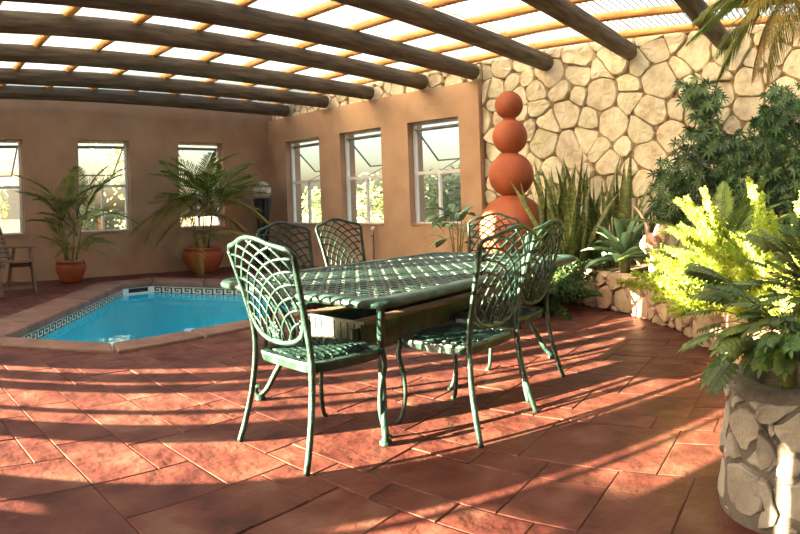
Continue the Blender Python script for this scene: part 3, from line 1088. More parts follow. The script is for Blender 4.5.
def make_table():
    x0, x1, y0, y1, H = -1.07, 1.07, -0.66, 0.66, 0.70
    t = thing('dining_table', 'long green cast metal table with pierced top and scrolled legs', 'table', (2.90, 2.46, 0), rad(1))
    def rrect(d, r, n=8):
        p = []
        for cx, cy_, a0 in ((x1 - r, y1 - r, 0), (x0 + r, y1 - r, 90), (x0 + r, y0 + r, 180), (x1 - r, y0 + r, 270)):
            for k in range(n + 1):
                a = rad(a0 + 90 * k / n)
                p.append((cx + (r - d) * cos(a), cy_ + (r - d) * sin(a)))
        return p
    R = 0.17
    o, i1, i2 = rrect(0, R), rrect(0.015, R), rrect(0.10, R)
    n = len(o)
    m = MB()
    rings = [(rrect(.10, R), H - .012), (rrect(.10, R), H), (rrect(.03, R), H + .004), (rrect(.008, R), H - .004), (o, H - .016), (rrect(.006, R), H - .034), (rrect(.03, R), H - .040), (rrect(.045, R), H - .016)]
    vs_ = [(x, y, z) for p, z in rings for x, y in p]
    k = len(rings)
    m.add(vs_, [(a * n + i, a * n + (i + 1) % n, ((a + 1) % k) * n + (i + 1) % n, ((a + 1) % k) * n + i) for a in range(k) for i in range(n)])
    m.build('table_rim', 'green', t, True)
    # pierced panel
    m = MB()
    c = 0.056
    nx_, ny_ = int((x1 - x0 - .18) / c), int((y1 - y0 - .18) / c)
    sq = [(-.5, -.5), (0, -.5), (.5, -.5), (.5, 0), (.5, .5), (0, .5), (-.5, .5), (-.5, 0)]
    lim = rrect(.075, R)
    for a in range(nx_):
        for b in range(ny_):
            px, py = (a + .5 - nx_ / 2) * c, (b + .5 - ny_ / 2) * c
            if not inside((px, py), lim): continue
            odd = (a + b) % 2
            hr = (.40, .26) if odd else (.24, .38)
            hole = [(q[0] / max(abs(q[0]), abs(q[1])) * hr[k % 2 == 0] * (.72 if k % 2 == 0 else 1), q[1] / max(abs(q[0]), abs(q[1])) * hr[k % 2 == 0] * (.72 if k % 2 == 0 else 1)) for k, q in enumerate(sq)]
            zt = H - .001 + (.002 if odd else 0)
            vs_ = [(px + q[0] * c, py + q[1] * c, H - .001) for q in sq] + [(px + q[0] * c, py + q[1] * c, zt) for q in hole] + [(px + q[0] * c, py + q[1] * c, H - .012) for q in hole]
            m.add(vs_, [(k, (k + 1) % 8, 8 + (k + 1) % 8, 8 + k) for k in range(8)] + [(8 + k, 8 + (k + 1) % 8, 16 + (k + 1) % 8, 16 + k) for k in range(8)])
    m.build('pierced_top', 'green', t)
    # scrolled legs in the diagonal planes
    for sx in (-1, 1):
        for sy in (-1, 1):
            fx, fy = sx * (-x0 - .24), sy * (-y0 - .20)
            d = Vector((-sx, -sy, 0)).normalized()
            base = Vector((fx, fy, 0))
            prof = [(0.02, .700), (0.02, .64), (.05, .57), (.13, .48), (.165, .42), (.16, .35), (.11, .25), (.055, .15), (.01, .07), (-.035, .03), (-.06, .045), (-.055, .075), (-.03, .075)]
            pts = spline([base + d * r + Vector((0, 0, z - (0.0 if z > .65 else 0))) for r, z in prof], 4)
            pts = [p + Vector((0, 0, .0)) for p in pts]
            k = len(pts)
            leg = MB().tube([Vector((p.x, p.y, max(p.z, .022))) for p in pts], [.020 - .005 * (i / k) for i in range(k)], 8).build('leg', 'green', t, True)
            MB().lathe([(.02, 0), (.03, .006), (.03, .02), (.012, .03)], 12, (fx - d.x * .035, fy - d.y * .035, 0)).build('foot_pad', 'green', leg)
    # frame and long pierced trough that ties the legs together
    m = MB()
    for y in (-.36, .36):
        m.box(-.76, .76, y - .02, y + .02, H - .07, H - .014)
    for x in (-.76, .76):
        m.box(x - .02, x + .02, -.36, .36, H - .07, H - .014)
    m.build('apron', 'green', t)
    m = MB()
    bz0, bz1 = .36, .505
    planks = []
    for y in (-.20, .20):
        planks.append((y - .045, y + .045))
        m.box(-.72, .72, y - .008, y + .008, bz0 - .01, bz0 + .012)
        m.box(-.72, .72, y - .008, y + .008, bz1 - .02, bz1)
        for k in range(13):
            xx = -.72 + 1.44 * k / 12
            m.box(xx - .055, xx + .055, y - .007, y + .007, bz0 + .012, bz1 - .02)
        for k in range(12):
            xx = -.72 + 1.44 * (k + .5) / 12
            m.box(xx - .042, xx + .042, y - .006, y + .006, .39, .47)
            m.box(xx - .016, xx + .016, y - .006, y + .006, bz0 + .012, bz1 - .02)
    for x in (-.72, .72):
        m.box(x - .008, x + .008, -.245, .245, bz1, bz1 + .014)
        m.box(x - .008, x + .008, -.20, .20, bz0 - .01, bz0 + .012)
        for k in range(9):
            yy = -.2 + .4 * k / 8
            m.box(x - .006, x + .006, yy - .021, yy + .021, bz0, bz1)
    m.box(-.72, .72, -.2, .2, bz0 - .012, bz0 - .004)
    m.build('trough', 'green', t)
    for a, b in planks:
        MB().box(-.72, .72, a, b, bz1, bz1 + .014).build('trough_lit_plank', 'teak', t)  # teak colour stands in for sunlight on the trough's top edges
    return t


make_table()

# ------------------------------------------------------------------ terracotta ball sculpture
px_, py_ = 6.36, 3.84
t = thing('ball_sculpture', 'tower of terracotta balls shrinking upwards against the rubble wall', 'sculpture', (px_, py_, 0.30))
balls = [(0.75, 0.42), (1.400, 0.274), (1.862, 0.214), (2.243, 0.172)]
for z, r in balls:
    MB().sphere((0, 0, z - .30), r, 32, 20).build('ball', 'terracotta', t, True)
for (z, r), (z2, r2) in zip(balls, balls[1:]):
    zz = (z + r + z2 - r2) / 2 - .30
    MB().lathe([(.06, zz - .05), (r2 * .45, zz - .035), (r2 * .48, zz - .01), (r2 * .42, zz + .012), (r2 * .48, zz + .03), (.06, zz + .05)], 24).build('collar', 'terracotta', t, True)
MB().lathe([(.30, -.03), (.32, .0), (.30, .06), (.2, .10)], 24).build('base', 'terracotta', t, True)


# ------------------------------------------------------------------ leaf meshes
def blade(m, base, d, L, w, droop=0.2, up=Vector((0, 0, 1)), n=4, fold=0.25, taper=0.5, mi=0):
    """pointed leaf with a centre fold; added to m"""
    base, d = Vector(base), Vector(d).normalized()
    side = d.cross(up)
    side = side.normalized() if side.length > 1e-3 else d.orthogonal().normalized()
    nup = side.cross(d).normalized()
    vs_, fs = [], []
    for i in range(n + 1):
        t = i / n
        c = base + d * (L * t) - Vector((0, 0, 1)) * (droop * L * t * t)
        ww = w * (sin(pi * min(1, (t * (1 - taper * .5) + taper * .25))) ** .8 if t < 1 else 0.02)
        if i == 0: ww = w * 0.35
        vs_ += [c - side * ww / 2 + nup * fold * ww / 2, c, c + side * ww / 2 + nup * fold * ww / 2]
    for i in range(n):
        a = i * 3
        fs += [(a, a + 1, a + 4, a + 3), (a + 1, a + 2, a + 5, a + 4)]
    m.add(vs_, fs, mi)


def frond_mesh(name, L, arch, nl, lw, ll, mat_, seed, stalk=0.18, vee=0.35, droop=0.35, stiff=False):
    """feather frond along +X that rises then arches over"""
    rg = random.Random(seed)
    m = MB()
    pts = []
    N = 14
    for i in range(N + 1):
        t = i / N
        pts.append(Vector((L * t * (1 - .12 * arch * t), 0, -arch * L * .55 * t ** 2.2)))
    m.tube(pts, [.010 * (1 - .8 * i / N) * max(.6, L) for i in range(N + 1)], 5)
    for i in range(nl):
        t = stalk + (1 - stalk) * (i + .5) / nl
        k = t * N
        j = min(N - 1, int(k))
        p = pts[j].lerp(pts[j + 1], k - j)
        d = (pts[j + 1] - pts[j]).normalized()
        for s in (-1, 1):
            le = ll * (sin(pi * min(.97, .18 + t * .8)) ** .7) * rg.uniform(.85, 1.1)
            dr = (d * (.55 + .5 * t) + Vector((0, s * (1 - .35 * t), vee * rg.uniform(.6, 1.3)))).normalized()
            blade(m, p, dr, le, lw, droop * rg.uniform(.6, 1.4), n=3 if not stiff else 2, fold=.3)
    return m.mesh(name, [mat_], False)


def aim(loc, az, el, roll=0.0, s=1.0):
    """matrix for a piece built along +X"""
    return Matrix.Translation(loc) @ Matrix.Rotation(az, 4, 'Z') @ Matrix.Rotation(-el, 4, 'Y') @ Matrix.Rotation(roll, 4, 'X') @ Matrix.Scale(s, 4)


PALM = [frond_mesh('frond', 1.0, a, 24, .017, .27, 'palm', 10 + i, vee=.55) for i, a in enumerate((.7, 1.0, 1.35))]
PALMD = [frond_mesh('frond', 1.0, a, 24, .016, .25, 'palm_dry', 20 + i, droop=.7) for i, a in enumerate((1.1, 1.5))]


def pot_mesh(r, h, bulge):
    m = MB()
    prof = [(r * .58, 0), (r * .70, h * .08)]
    for i in range(1, 8):
        t = i / 8
        prof.append((r * (.70 + (.30 + bulge) * sin(t * pi * .62)), h * (.08 + .80 * t)))
    prof += [(r * .96, h * .90), (r * 1.03, h * .92), (r * 1.05, h * .97), (r * 1.0, h), (r * .88, h), (r * .84, h * .88)]
    m.lathe(prof, 28)
    return m


def potted_palm(label, loc, r, h, fronds, seed, bulge, canes, spread, pebbles):
    rg = random.Random(seed)
    t = thing('potted_palm', label, 'potted plant', loc, group='potted palms along the plaster wall')
    pot_mesh(r, h, bulge).build('pot', 'terracotta', t, True)
    MB().lathe([(r * .85, h * .82), (r * .85, h * .87), (.01, h * .89)], 20).build('soil', 'soil', t)
    if pebbles:
        pm = MB().sphere((0, 0, 0), 1, 8, 6).mesh('pebble', 'stone_pale', True)
        for i in range(14):
            a = rg.uniform(0, 2 * pi)
            q = r * rg.uniform(.35, .85)
            put(pm, 'pebble', t, (q * cos(a), q * sin(a), h * .93), (0, 0, rg.uniform(0, 3)), (rg.uniform(.04, .07), rg.uniform(.03, .05), rg.uniform(.025, .04)))
    tops = []
    for i in range(canes):
        a = 2 * pi * i / canes + rg.uniform(-.4, .4)
        hh = rg.uniform(.6, 1.15) * spread
        q = r * .35
        p0 = Vector((q * cos(a), q * sin(a), h * .85))
        p1 = p0 + Vector((cos(a) * .10 * hh, sin(a) * .10 * hh, hh * .55))
        MB().tube([p0, p0.lerp(p1, .5) + Vector((.01, .01, 0)), p1], [.016, .013, .010], 6).build('cane', 'cane', t, True)
        tops.append((p1, a))
    for k, (az, el, s, dry, low) in enumerate(fronds):
        p, a = tops[k % len(tops)]
        if low: p = p * Vector((1, 1, 0)).length * 0 + Vector((p.x, p.y, h + .15 * low))
        me = rg.choice(PALMD if dry else PALM)
        a_ = rad(az)
        if sin(a_) > 0: a_ = atan2(sin(a_) * .12, cos(a_))
        put(me, 'frond', t, mtx=aim(p + Vector((0, -.14, 0)), a_, rad(el), rg.uniform(-.3, .3), s))
    return t


rg = random.Random(3)
fr1 = [(az, el, s, d, l) for az, el, s, d, l in
       [(80, 80, 1.05, 0, 0), (30, 78, 1.05, 0, 0), (200, 82, 1.0, 0, 0), (140, 68, .85, 0, 0), (350, 62, .8, 0, 0), (180, 40, .85, 0, 0), (185, 52, .9, 0, 0), (5, 35, .95, 0, 0), (350, 20, .7, 0, 1),
        (270, 60, .75, 0, 0), (240, 40, .7, 0, 1), (300, 45, .7, 0, 1), (200, 30, .6, 1, 1), (320, 60, .7, 0, 1), (230, 65, .8, 0, 1), (280, 75, .9, 0, 0), (260, 30, .5, 0, 1),
        (190, 78, 1.0, 0, 0), (350, 80, 1.05, 0, 0), (260, 82, 1.0, 0, 0), (310, 70, .85, 0, 0), (220, 72, .85, 0, 0), (345, 48, .8, 0, 0), (200, 58, .8, 0, 0), (280, 50, .6, 0, 1), (330, 40, .6, 0, 1), (210, 45, .6, 0, 1), (250, 55, .7, 1, 1)]]
potted_palm('slim potted palm with upright fronds in a small terracotta pot ringed with white pebbles', (2.95, 9.34, 0), .235, .35, fr1, 41, .05, 6, 1.15, True)
fr2 = [(100, 75, 1.25, 0, 0), (60, 62, 1.15, 0, 0), (10, 55, 1.2, 0, 0), (-10, 42, 1.15, 0, 0), (0, 15, 1.1, 1, 0), (-25, 20, 1.1, 1, 0), (170, 55, 1.25, 0, 0), (185, 42, 1.25, 0, 0), (180, 30, 1.3, 1, 0),
       (195, 12, 1.15, 1, 0), (215, 0, 1.0, 1, 0), (230, -5, .8, 1, 1), (250, 60, .9, 0, 0), (290, 62, .9, 0, 0), (330, 60, 1.0, 0, 0), (270, 30, .6, 1, 1), (300, 25, .55, 1, 1), (240, 35, .55, 1, 1), (325, 30, .55, 0, 1), (205, 62, 1.1, 0, 0), (20, 75, 1.2, 0, 0), (200, 25, 1.1, 0, 0), (255, 75, 1.1, 0, 0), (310, 72, 1.1, 0, 0), (220, 55, 1.0, 0, 0), (335, 45, 1.0, 0, 0), (280, 50, .8, 0, 0), (180, 65, 1.2, 0, 0), (350, 68, 1.2, 0, 0), (210, 38, 1.1, 1, 0), (345, 30, 1.0, 1, 0), (195, 72, 1.2, 0, 0), (345, 76, 1.25, 0, 0), (240, 66, 1.1, 0, 0), (300, 60, 1.0, 0, 0), (190, 48, 1.2, 0, 0), (355, 52, 1.15, 0, 0), (225, 20, 1.0, 1, 0), (320, 18, .9, 1, 0), (260, 42, .7, 0, 1), (290, 48, .7, 1, 1), (180, 18, 1.1, 1, 0)]
potted_palm('broad potted palm with arching yellowing fronds in a wide terracotta bowl pot', (5.36, 9.32, 0), .325, .44, fr2, 42, .10, 7, 1.75, False)

# ------------------------------------------------------------------ globe lamp on a black wicker cone
t = thing('globe_lamp', 'frosted white globe on a flared black rod stand in the room corner', 'lamp', (6.80, 9.50, 0))
MB().sphere((0, 0, 1.42), .17, 24, 16).build('globe', 'globe', t, True)
for i in range(10):
    a = 2 * pi * i / 10
    MB().tube([(.10 * cos(a + .5), .10 * sin(a + .5), 0), (.07 * cos(a + .3), .07 * sin(a + .3), .45), (.09 * cos(a + .1), .09 * sin(a + .1), .85), (.135 * cos(a), .135 * sin(a), 1.27)], [.034, .030, .036, .042], 7).build('rod', 'black', t, True)
MB().tube([(.105 * cos(a), .105 * sin(a), .5) for a in [2 * pi * k / 20 for k in range(20)]], .02, 6, closed=True).build('binding', 'black', t, True)
MB().lathe([(.13, 0), (.15, .02), (.12, .05)], 18).build('base', 'black', t, True)

# ------------------------------------------------------------------ garden tap by the window wall
tp = on_x(374, 245, XW - .05)
t = thing('garden_tap', 'standing garden tap with pale knob in front of the plaster wall', 'tap', (XW - .06, tp.y, 0))
MB().tube([(0, 0, 0), (0, 0, .62), (-.01, 0, .66)], .014, 8).build('pipe', 'brass', t, True)
MB().tube([(0, 0, .58), (-.07, 0, .59), (-.09, 0, .55)], .012, 8).build('spout', 'brass', t, True)
MB().sphere((0, 0, .70), .035, 14, 10).build('knob', 'white', t, True)

# ------------------------------------------------------------------ slatted wooden armchair by the pool
t = thing('wooden_armchair', 'weathered slatted wooden garden armchair beside the slim potted palm', 'chair', (1.72, 8.52, 0), rad(-160))
for s in (-1, 1):
    MB().bar((s * .27, .36, 0), (s * .27, .24, .62), .035, .05).build('leg', 'teak', t)
    MB().bar((s * .27, -.38, 0), (s * .27, -.18, .62), .035, .05).build('leg', 'teak', t)
    MB().bar((s * .27, -.30, .62), (s * .27, .33, .64), .07, .025).build('armrest', 'teak', t)
    MB().bar((s * .23, -.20, .36), (s * .23, .36, .41), .03, .06).build('seat_rail', 'teak', t)
    MB().bar((s * .27, -.34, .10), (s * .27, .34, .12), .025, .04).build('stretcher', 'teak', t)
    MB().bar((s * .22, -.16, .34), (s * .22, -.55, .98), .03, .05, (0, 1, 0)).build('back_stile', 'teak', t)
for k in range(9):
    y = -.17 + .52 * k / 8
    MB().box(-.25, .25, y - .024, y + .024, .405 + .046 * k / 8, .425 + .046 * k / 8).build('seat_slat', 'teak', t)
for k in range(9):
    f = .12 + .86 * k / 8
    p = Vector((0, -.16 - .39 * f, .34 + .64 * f)) + Vector((0, .022, .012))
    MB().bar(p - Vector((.225, 0, 0)), p + Vector((.225, 0, 0)), .016, .045, (0, -.39, .64)).build('back_slat', 'teak', t)
MB().bar((-.27, .30, .10), (.27, .30, .10), .03, .04).build('stretcher', 'teak', t)


# ------------------------------------------------------------------ bed plants
BEDZ = 0.315
# snake plants
def snake_leaf(L, w, tw, bend, seed):
    rg = random.Random(seed)
    m = MB()
    n = 10
    vs_, fs = [], []
    for i in range(n + 1):
        t = i / n
        ww = w * (.55 + .45 * sin(pi * min(1, t * 1.1 + .12))) * (1 if t < .82 else max(.03, (1 - t) / .18))
        a = tw * t
        c = Vector((bend * L * t * t, 0, L * t * (1 - .15 * bend * t)))
        s = Vector((-sin(a), cos(a), 0))
        nn_ = Vector((cos(a), sin(a), 0))
        vs_ += [c - s * ww / 2 + nn_ * ww * .16, c - nn_ * ww * .10, c + s * ww / 2 + nn_ * ww * .16]
    for i in range(n):
        a = i * 3
        fs += [(a, a + 1, a + 4, a + 3), (a + 1, a + 2, a + 5, a + 4)]
    m.add(vs_, fs)
    return m.mesh('leaf', 'snake', True)


SN = [snake_leaf(L * 1.08, .088, tw, b, i) for i, (L, tw, b) in enumerate(((1.15, .8, .08), (1.0, 1.4, .22), (1.2, .4, .03), (.85, 1.0, .35), (1.05, -1.0, .15), (.75, .5, .10)))]
rg = random.Random(77)
SNL = ['snake plant clump beside the terracotta ball sculpture', 'snake plant clump with the tallest banded leaves behind the agave', 'snake plant clump leaning out over the dark fern', 'snake plant clump between the agave and the rubble wall', 'snake plant clump behind the pale driftwood stump']
for i, (x, y) in enumerate(((6.15, 3.30), (6.45, 2.90), (6.00, 2.92), (6.35, 2.52), (6.55, 2.20))):
    t = thing('snake_plant', SNL[i], 'plant', (x, y, BEDZ), group='snake plants in the planting bed')
    for k in range(24 if i < 4 else 12):
        a, q = rg.uniform(0, 2 * pi), rg.uniform(.02, .17)
        s = rg.uniform(.72, 1.15) if i < 4 else rg.uniform(.5, .8)
        tilt = rg.uniform(0, .34) * (1.5 if i in (0, 2) else 1)
        mtx = Matrix.Translation((q * cos(a), q * sin(a), -.01)) @ Matrix.Rotation(a, 4, 'Z') @ Matrix.Rotation(tilt, 4, 'Y') @ Matrix.Rotation(rg.uniform(-1, 1), 4, 'Z') @ Matrix.Scale(s, 4)
        put(rg.choice(SN), 'leaf', t, mtx=mtx)

# agave
def agave_leaf():
    m = MB()
    n = 8
    vs_, fs = [], []
    for i in range(n + 1):
        t = i / n
        w = .105 * (.42 + .75 * sin(pi * (t * .72 + .12)) ** 1.2) * (1 if t < .75 else max(.02, (1 - t) / .25) ** .8)
        c = Vector((.40 * t, 0, .10 * sin(t * 2.2) * .6))
        th2 = .016 * (1 - t) + .003
        vs_ += [c + Vector((0, -w / 2, .22 * w)), c + Vector((0, 0, 0)), c + Vector((0, w / 2, .22 * w)), c + Vector((0, 0, -th2))]
    for i in range(n):
        a, b = i * 4, i * 4 + 4
        for j in range(4):
            fs.append((a + j, a + (j + 1) % 4, b + (j + 1) % 4, b + j))
    m.add(vs_, fs)
    return m.mesh('leaf', 'agave', True)


AG = agave_leaf()
t = thing('agave', 'blue-green agave rosette growing at the lip of the low stone wall', 'plant', (5.80, 2.20, BEDZ + .04))
MB().lathe([(.05, -.04), (.055, .15), (.03, .22)], 10).build('stem', 'cane', t, True)
for k in range(19):
    a = k * 2.39996
    f = k / 19
    put(AG, 'leaf', t, mtx=aim((.03 * cos(a), .03 * sin(a), .12 + .12 * f), a, rad(-22 + 84 * f ** 1.2), 0, 1.12 - .22 * f))

# pale driftwood stump with curled dry leaves
t = thing('driftwood_stump', 'pale pinkish curled driftwood stump standing between agave and cycad', 'stump', (5.38, 1.74, BEDZ - .02))
MB().tube(spline([(0, 0, -.02), (.02, .02, .15), (-.01, -.01, .28), (.03, .0, .40)], 4), [.06 - .0022 * i for i in range(13)], 9).build('trunk', 'driftwood', t, True)
rg = random.Random(8)
for k in range(9):
    a = k * .75
    pts = [(.03 * cos(a), .03 * sin(a), .30 + .02 * k), (.10 * cos(a), .10 * sin(a), .36 + .022 * k), (.13 * cos(a + .5), .13 * sin(a + .5), .30 + .02 * k), (.09 * cos(a + .9), .09 * sin(a + .9), .25 + .02 * k)]
    MB().tube(spline(pts, 4), [.028] * 8 + [.022, .018, .012, .008, .005], 6, flat=.45).build('curl', 'driftwood', t, True)
tag(MB().tube([(5.66, 1.84, .30), on_x(647, 226, 5.75), on_x(640, 213, 5.80), on_x(634, 206, 5.86)], [.018, .016, .014, .008], 6).build('dry_stick', 'driftwood', None, True), 'short pale dry stick poking out above the agave', 'stick')

# foxtail fern and the dark asparagus fern
def plume(L, R, nb, mat_, seed, nl=.03, arch=.25, tip=.25):
    rg = random.Random(seed)
    m = MB()
    pts = [Vector((L * t, 0, -arch * L * t * t)) for t in [i / 8 for i in range(9)]]
    m.tube(pts, [.006 * (1 - .7 * i / 8) for i in range(9)], 4)
    for i in range(nb):
        t = .06 + .94 * (i + rg.random()) / nb
        k = min(7, int(t * 8))
        p = pts[k].lerp(pts[k + 1], t * 8 - k)
        d = (pts[k + 1] - pts[k]).normalized()
        r = R * (sin(pi * min(1, .14 + t * .8)) if t < .45 else max(.05, (1.02 - t) / .57)) * rg.uniform(.5, 1)
        a = rg.uniform(0, 2 * pi)
        s = Vector((0, 1, 0)) * cos(a) + Vector((0, 1, 0)).cross(d) * sin(a)
        e = p + s * r + d * r * .8
        q = d.cross(s) * nl * .22
        mid_ = p.lerp(e, .55)
        m.add([p, mid_ - q, e, mid_ + q], [(0, 1, 2), (0, 2, 3)])
        for _ in range(2):
            o = p.lerp(e, rg.uniform(.3, 1))
            g = Vector((rg.uniform(-1, 1), rg.uniform(-1, 1), rg.uniform(-1, 1))).normalized() * nl
            h = g.orthogonal().normalized() * nl * .22
            m.add([o, o + g * .5 + h, o + g, o + g * .5 - h], [(0, 1, 2), (0, 2, 3)])
    return m.mesh('plume', mat_)


FX = [plume(.62, .082, 420, 'fox', 1, .024, .12), plume(.5, .088, 380, 'fox', 2, .024, .30), plume(.72, .078, 460, 'fox', 3, .024, .05)]
AS = [plume(.5, .12, 230, 'asparagus', 5, .032, .9), plume(.42, .13, 230, 'asparagus', 6, .032, .5)]
rg = random.Random(15)
FOX = [('golden foxtail fern with long plumes leaning towards the driftwood stump', (4.0, 0.64, .34), 26, 140, 42), ('golden foxtail fern with upright plumes behind the lobed-leaf plants', (3.78, 0.34, .42), 28, 115, 60)]
for lab, loc, n, azc, azs in FOX:
    t = thing('foxtail_fern', lab, 'plant', loc)
    MB().lathe([(.10, -.10), (.10, .02), (.03, .06)], 12).build('crown', 'cane', t, True)
    for k in range(n):
        az = rad(azc + rg.uniform(-azs, azs) * 1.6)
        el = rad(rg.uniform(12, 72))
        put(rg.choice(FX), 'plume', t, mtx=aim((.06 * cos(az), .06 * sin(az), .02), az, el, rg.uniform(-.5, .5), rg.uniform(.9, 1.28)))
t = thing('asparagus_fern', 'dark feathery asparagus fern spilling onto the floor below the snake plants', 'plant', (5.36, 2.96, 0))
MB().lathe([(.07, 0), (.08, .04), (.02, .10)], 10).build('crown', 'bark', t, True)
for k in range(62):
    az = rg.uniform(0, 2 * pi)
    el = rad(rg.uniform(30, 80) if 1.9 < az < 5.0 else rg.uniform(68, 92))
    put(rg.choice(AS), 'plume', t, mtx=aim((.13 * cos(az), .15 * sin(az), .03), az, el, rg.uniform(-.4, .4), rg.uniform(.8, 1.1)))

# cycad
CYC = [frond_mesh('frond', .85, a, 34, .016, .17, 'cycad', 60 + i, stalk=.14, vee=.3, droop=.1, stiff=True) for i, a in enumerate((.5, .8))]
t = thing('cycad', 'cycad with stiff feather fronds between the driftwood stump and foxtail ferns', 'plant', (4.95, 1.02, BEDZ))
MB().lathe([(.10, -.02), (.12, .08), (.10, .20), (.05, .26)], 12).build('trunk', 'bark', t, True)
for k in range(22):
    a = k * 2.39996
    put(rg.choice(CYC), 'frond', t, mtx=aim((.04 * cos(a), .04 * sin(a), .22), a, rad(12 + 62 * (k / 22)), 0, rg.uniform(.85, 1.05)))

# umbrella shrub climbing the rubble wall
def umbrella_leaf(seed):
    rg = random.Random(seed)
    m = MB()
    for cx_, cy2, cz_ in ((.12, 0, .02), (.05, .12, -.05), (.04, -.11, .05), (.02, .03, -.13)):
        m.tube([(0, 0, 0), (cx_ * .5, cy2 * .5, cz_ * .5 + .01), (cx_, cy2, cz_)], [.004, .003, .003], 4)
        n = 8
        tilt = Vector((rg.uniform(.2, .6), rg.uniform(-.3, .3), rg.uniform(-.3, .3)))
        for i in range(n):
            a = 2 * pi * i / n + rg.uniform(-.15, .15)
            d = Vector((0, sin(a), cos(a) * .9)) + tilt * .8
            blade(m, (cx_, cy2, cz_), d, rg.uniform(.085, .115), .025, .3, up=Vector((1, 0, .2)), n=2, fold=.15)
    return m.mesh('leaf', 'scheff')


UL = [umbrella_leaf(i) for i in range(3)]
t = thing('umbrella_shrub', 'dark green umbrella-leaf shrub climbing the rubble wall beside the palm', 'plant', (6.75, 1.0, BEDZ))
rg = random.Random(99)
stems = []
for (y1_, z1_) in ((1.55, 2.05), (1.35, 1.5), (0.95, 1.25), (0.6, 1.45), (0.25, 1.25), (1.75, 1.2), (0.0, 1.7)):
    pts = spline([(0, (y1_ - 1) * .2, -.02), (.1, (y1_ - 1) * .5, .5), (.25, (y1_ - 1) * .9, 1.0), (.28, (y1_ - 1), z1_ - BEDZ)], 4)
    MB().tube(pts, [.02 - .001 * i for i in range(len(pts))], 6).build('stem', 'bark', t, True)
# outline of the shrub in photo pixels on the plane it fills
shape = [(685, 84), (700, 76), (712, 92), (718, 118), (722, 138), (740, 140), (765, 118), (775, 92), (800, 84), (812, 150), (810, 235), (760, 225), (720, 215), (690, 225), (662, 215), (655, 195), (668, 165), (688, 140), (692, 112)]
cnt = 0
while cnt < 285:
    q = (rg.uniform(650, 812), rg.uniform(74, 235))
    if not inside(q, shape): continue
    x = rg.uniform(6.3, 7.08)
    p = on_x(q[0], q[1], x)
    az = pi + rg.uniform(-.9, .9)
    put(rg.choice(UL), 'leaf', t, mtx=Matrix.Translation(p - Vector((6.75, 1.0, BEDZ))) @ Matrix.Rotation(az, 4, 'Z') @ Matrix.Rotation(-rg.uniform(-.3, .7), 4, 'Y') @ Matrix.Scale(rg.uniform(.75, 1.1), 4))
    cnt += 1

# lobed-leaf philodendrons in the planter
def lobed_leaf(seed):
    rg = random.Random(seed)
    m = MB()
    L = .26
    m.tube([(-.02, 0, 0), (L * .5, 0, .012), (L, 0, -.02)], [.004, .003, .001], 4)
    for s in (-1, 1):
        for i in range(7):
            t = .06 + .80 * i / 6
            ll = .105 * (sin(pi * (.22 + .66 * t)) ** .8) * rg.uniform(.9, 1.1)
            d = Vector((.15 + .75 * t, s * 1.0, -.10))
            blade(m, (L * t, 0, .012 * sin(pi * t)), d, ll, .042, .25, n=3, fold=.1, taper=1.1)
        # web along the midrib
        m.add([(0, 0, 0), (L * .05, s * .03, -.002), (L * .5, s * .026, .008), (L * .95, s * .008, -.015), (L, 0, -.02), (L * .5, 0, .012)], [(0, 1, 2, 5), (5, 2, 3, 4)])
    blade(m, (L * .85, 0, -.005), Vector((1, 0, -.1)), .10, .03, .2, n=3, fold=.1)
    m.tube([(-.30, 0, -.12), (-.14, 0, -.03), (0, 0, 0)], [.006, .005, .004], 5)
    return m.mesh('leaf', 'phil')


PL = [lobed_leaf(i) for i in range(3)]
PHL = [('lobed-leaf plant trailing over the rim of the rock planter', (2.16, .22, PH + .06), 60, (70, 240), (-24, 55)), ('lobed-leaf plant standing upright in the rock planter', (2.52, .12, PH + .07), 72, (30, 260), (0, 85))]
for lab, loc, n, azr, elr in PHL:
    t = thing('philodendron', lab, 'plant', loc)
    MB().lathe([(.03, -.22), (.035, .06), (.02, .2)], 8).build('stem', 'cane', t, True)
    for k in range(n):
        az = rad(rg.uniform(*azr))
        el = rad(rg.uniform(*elr))
        q = .26 * rg.uniform(.5, 1.25)
        c = Vector((cos(az) * q * cos(el), sin(az) * q * cos(el), .16 + max(-.06, q * sin(el) * .9)))
        put(rg.choice(PL), 'leaf', t, mtx=aim(c, az, el - .35, rg.uniform(-.4, .4), rg.uniform(.32, .50)))

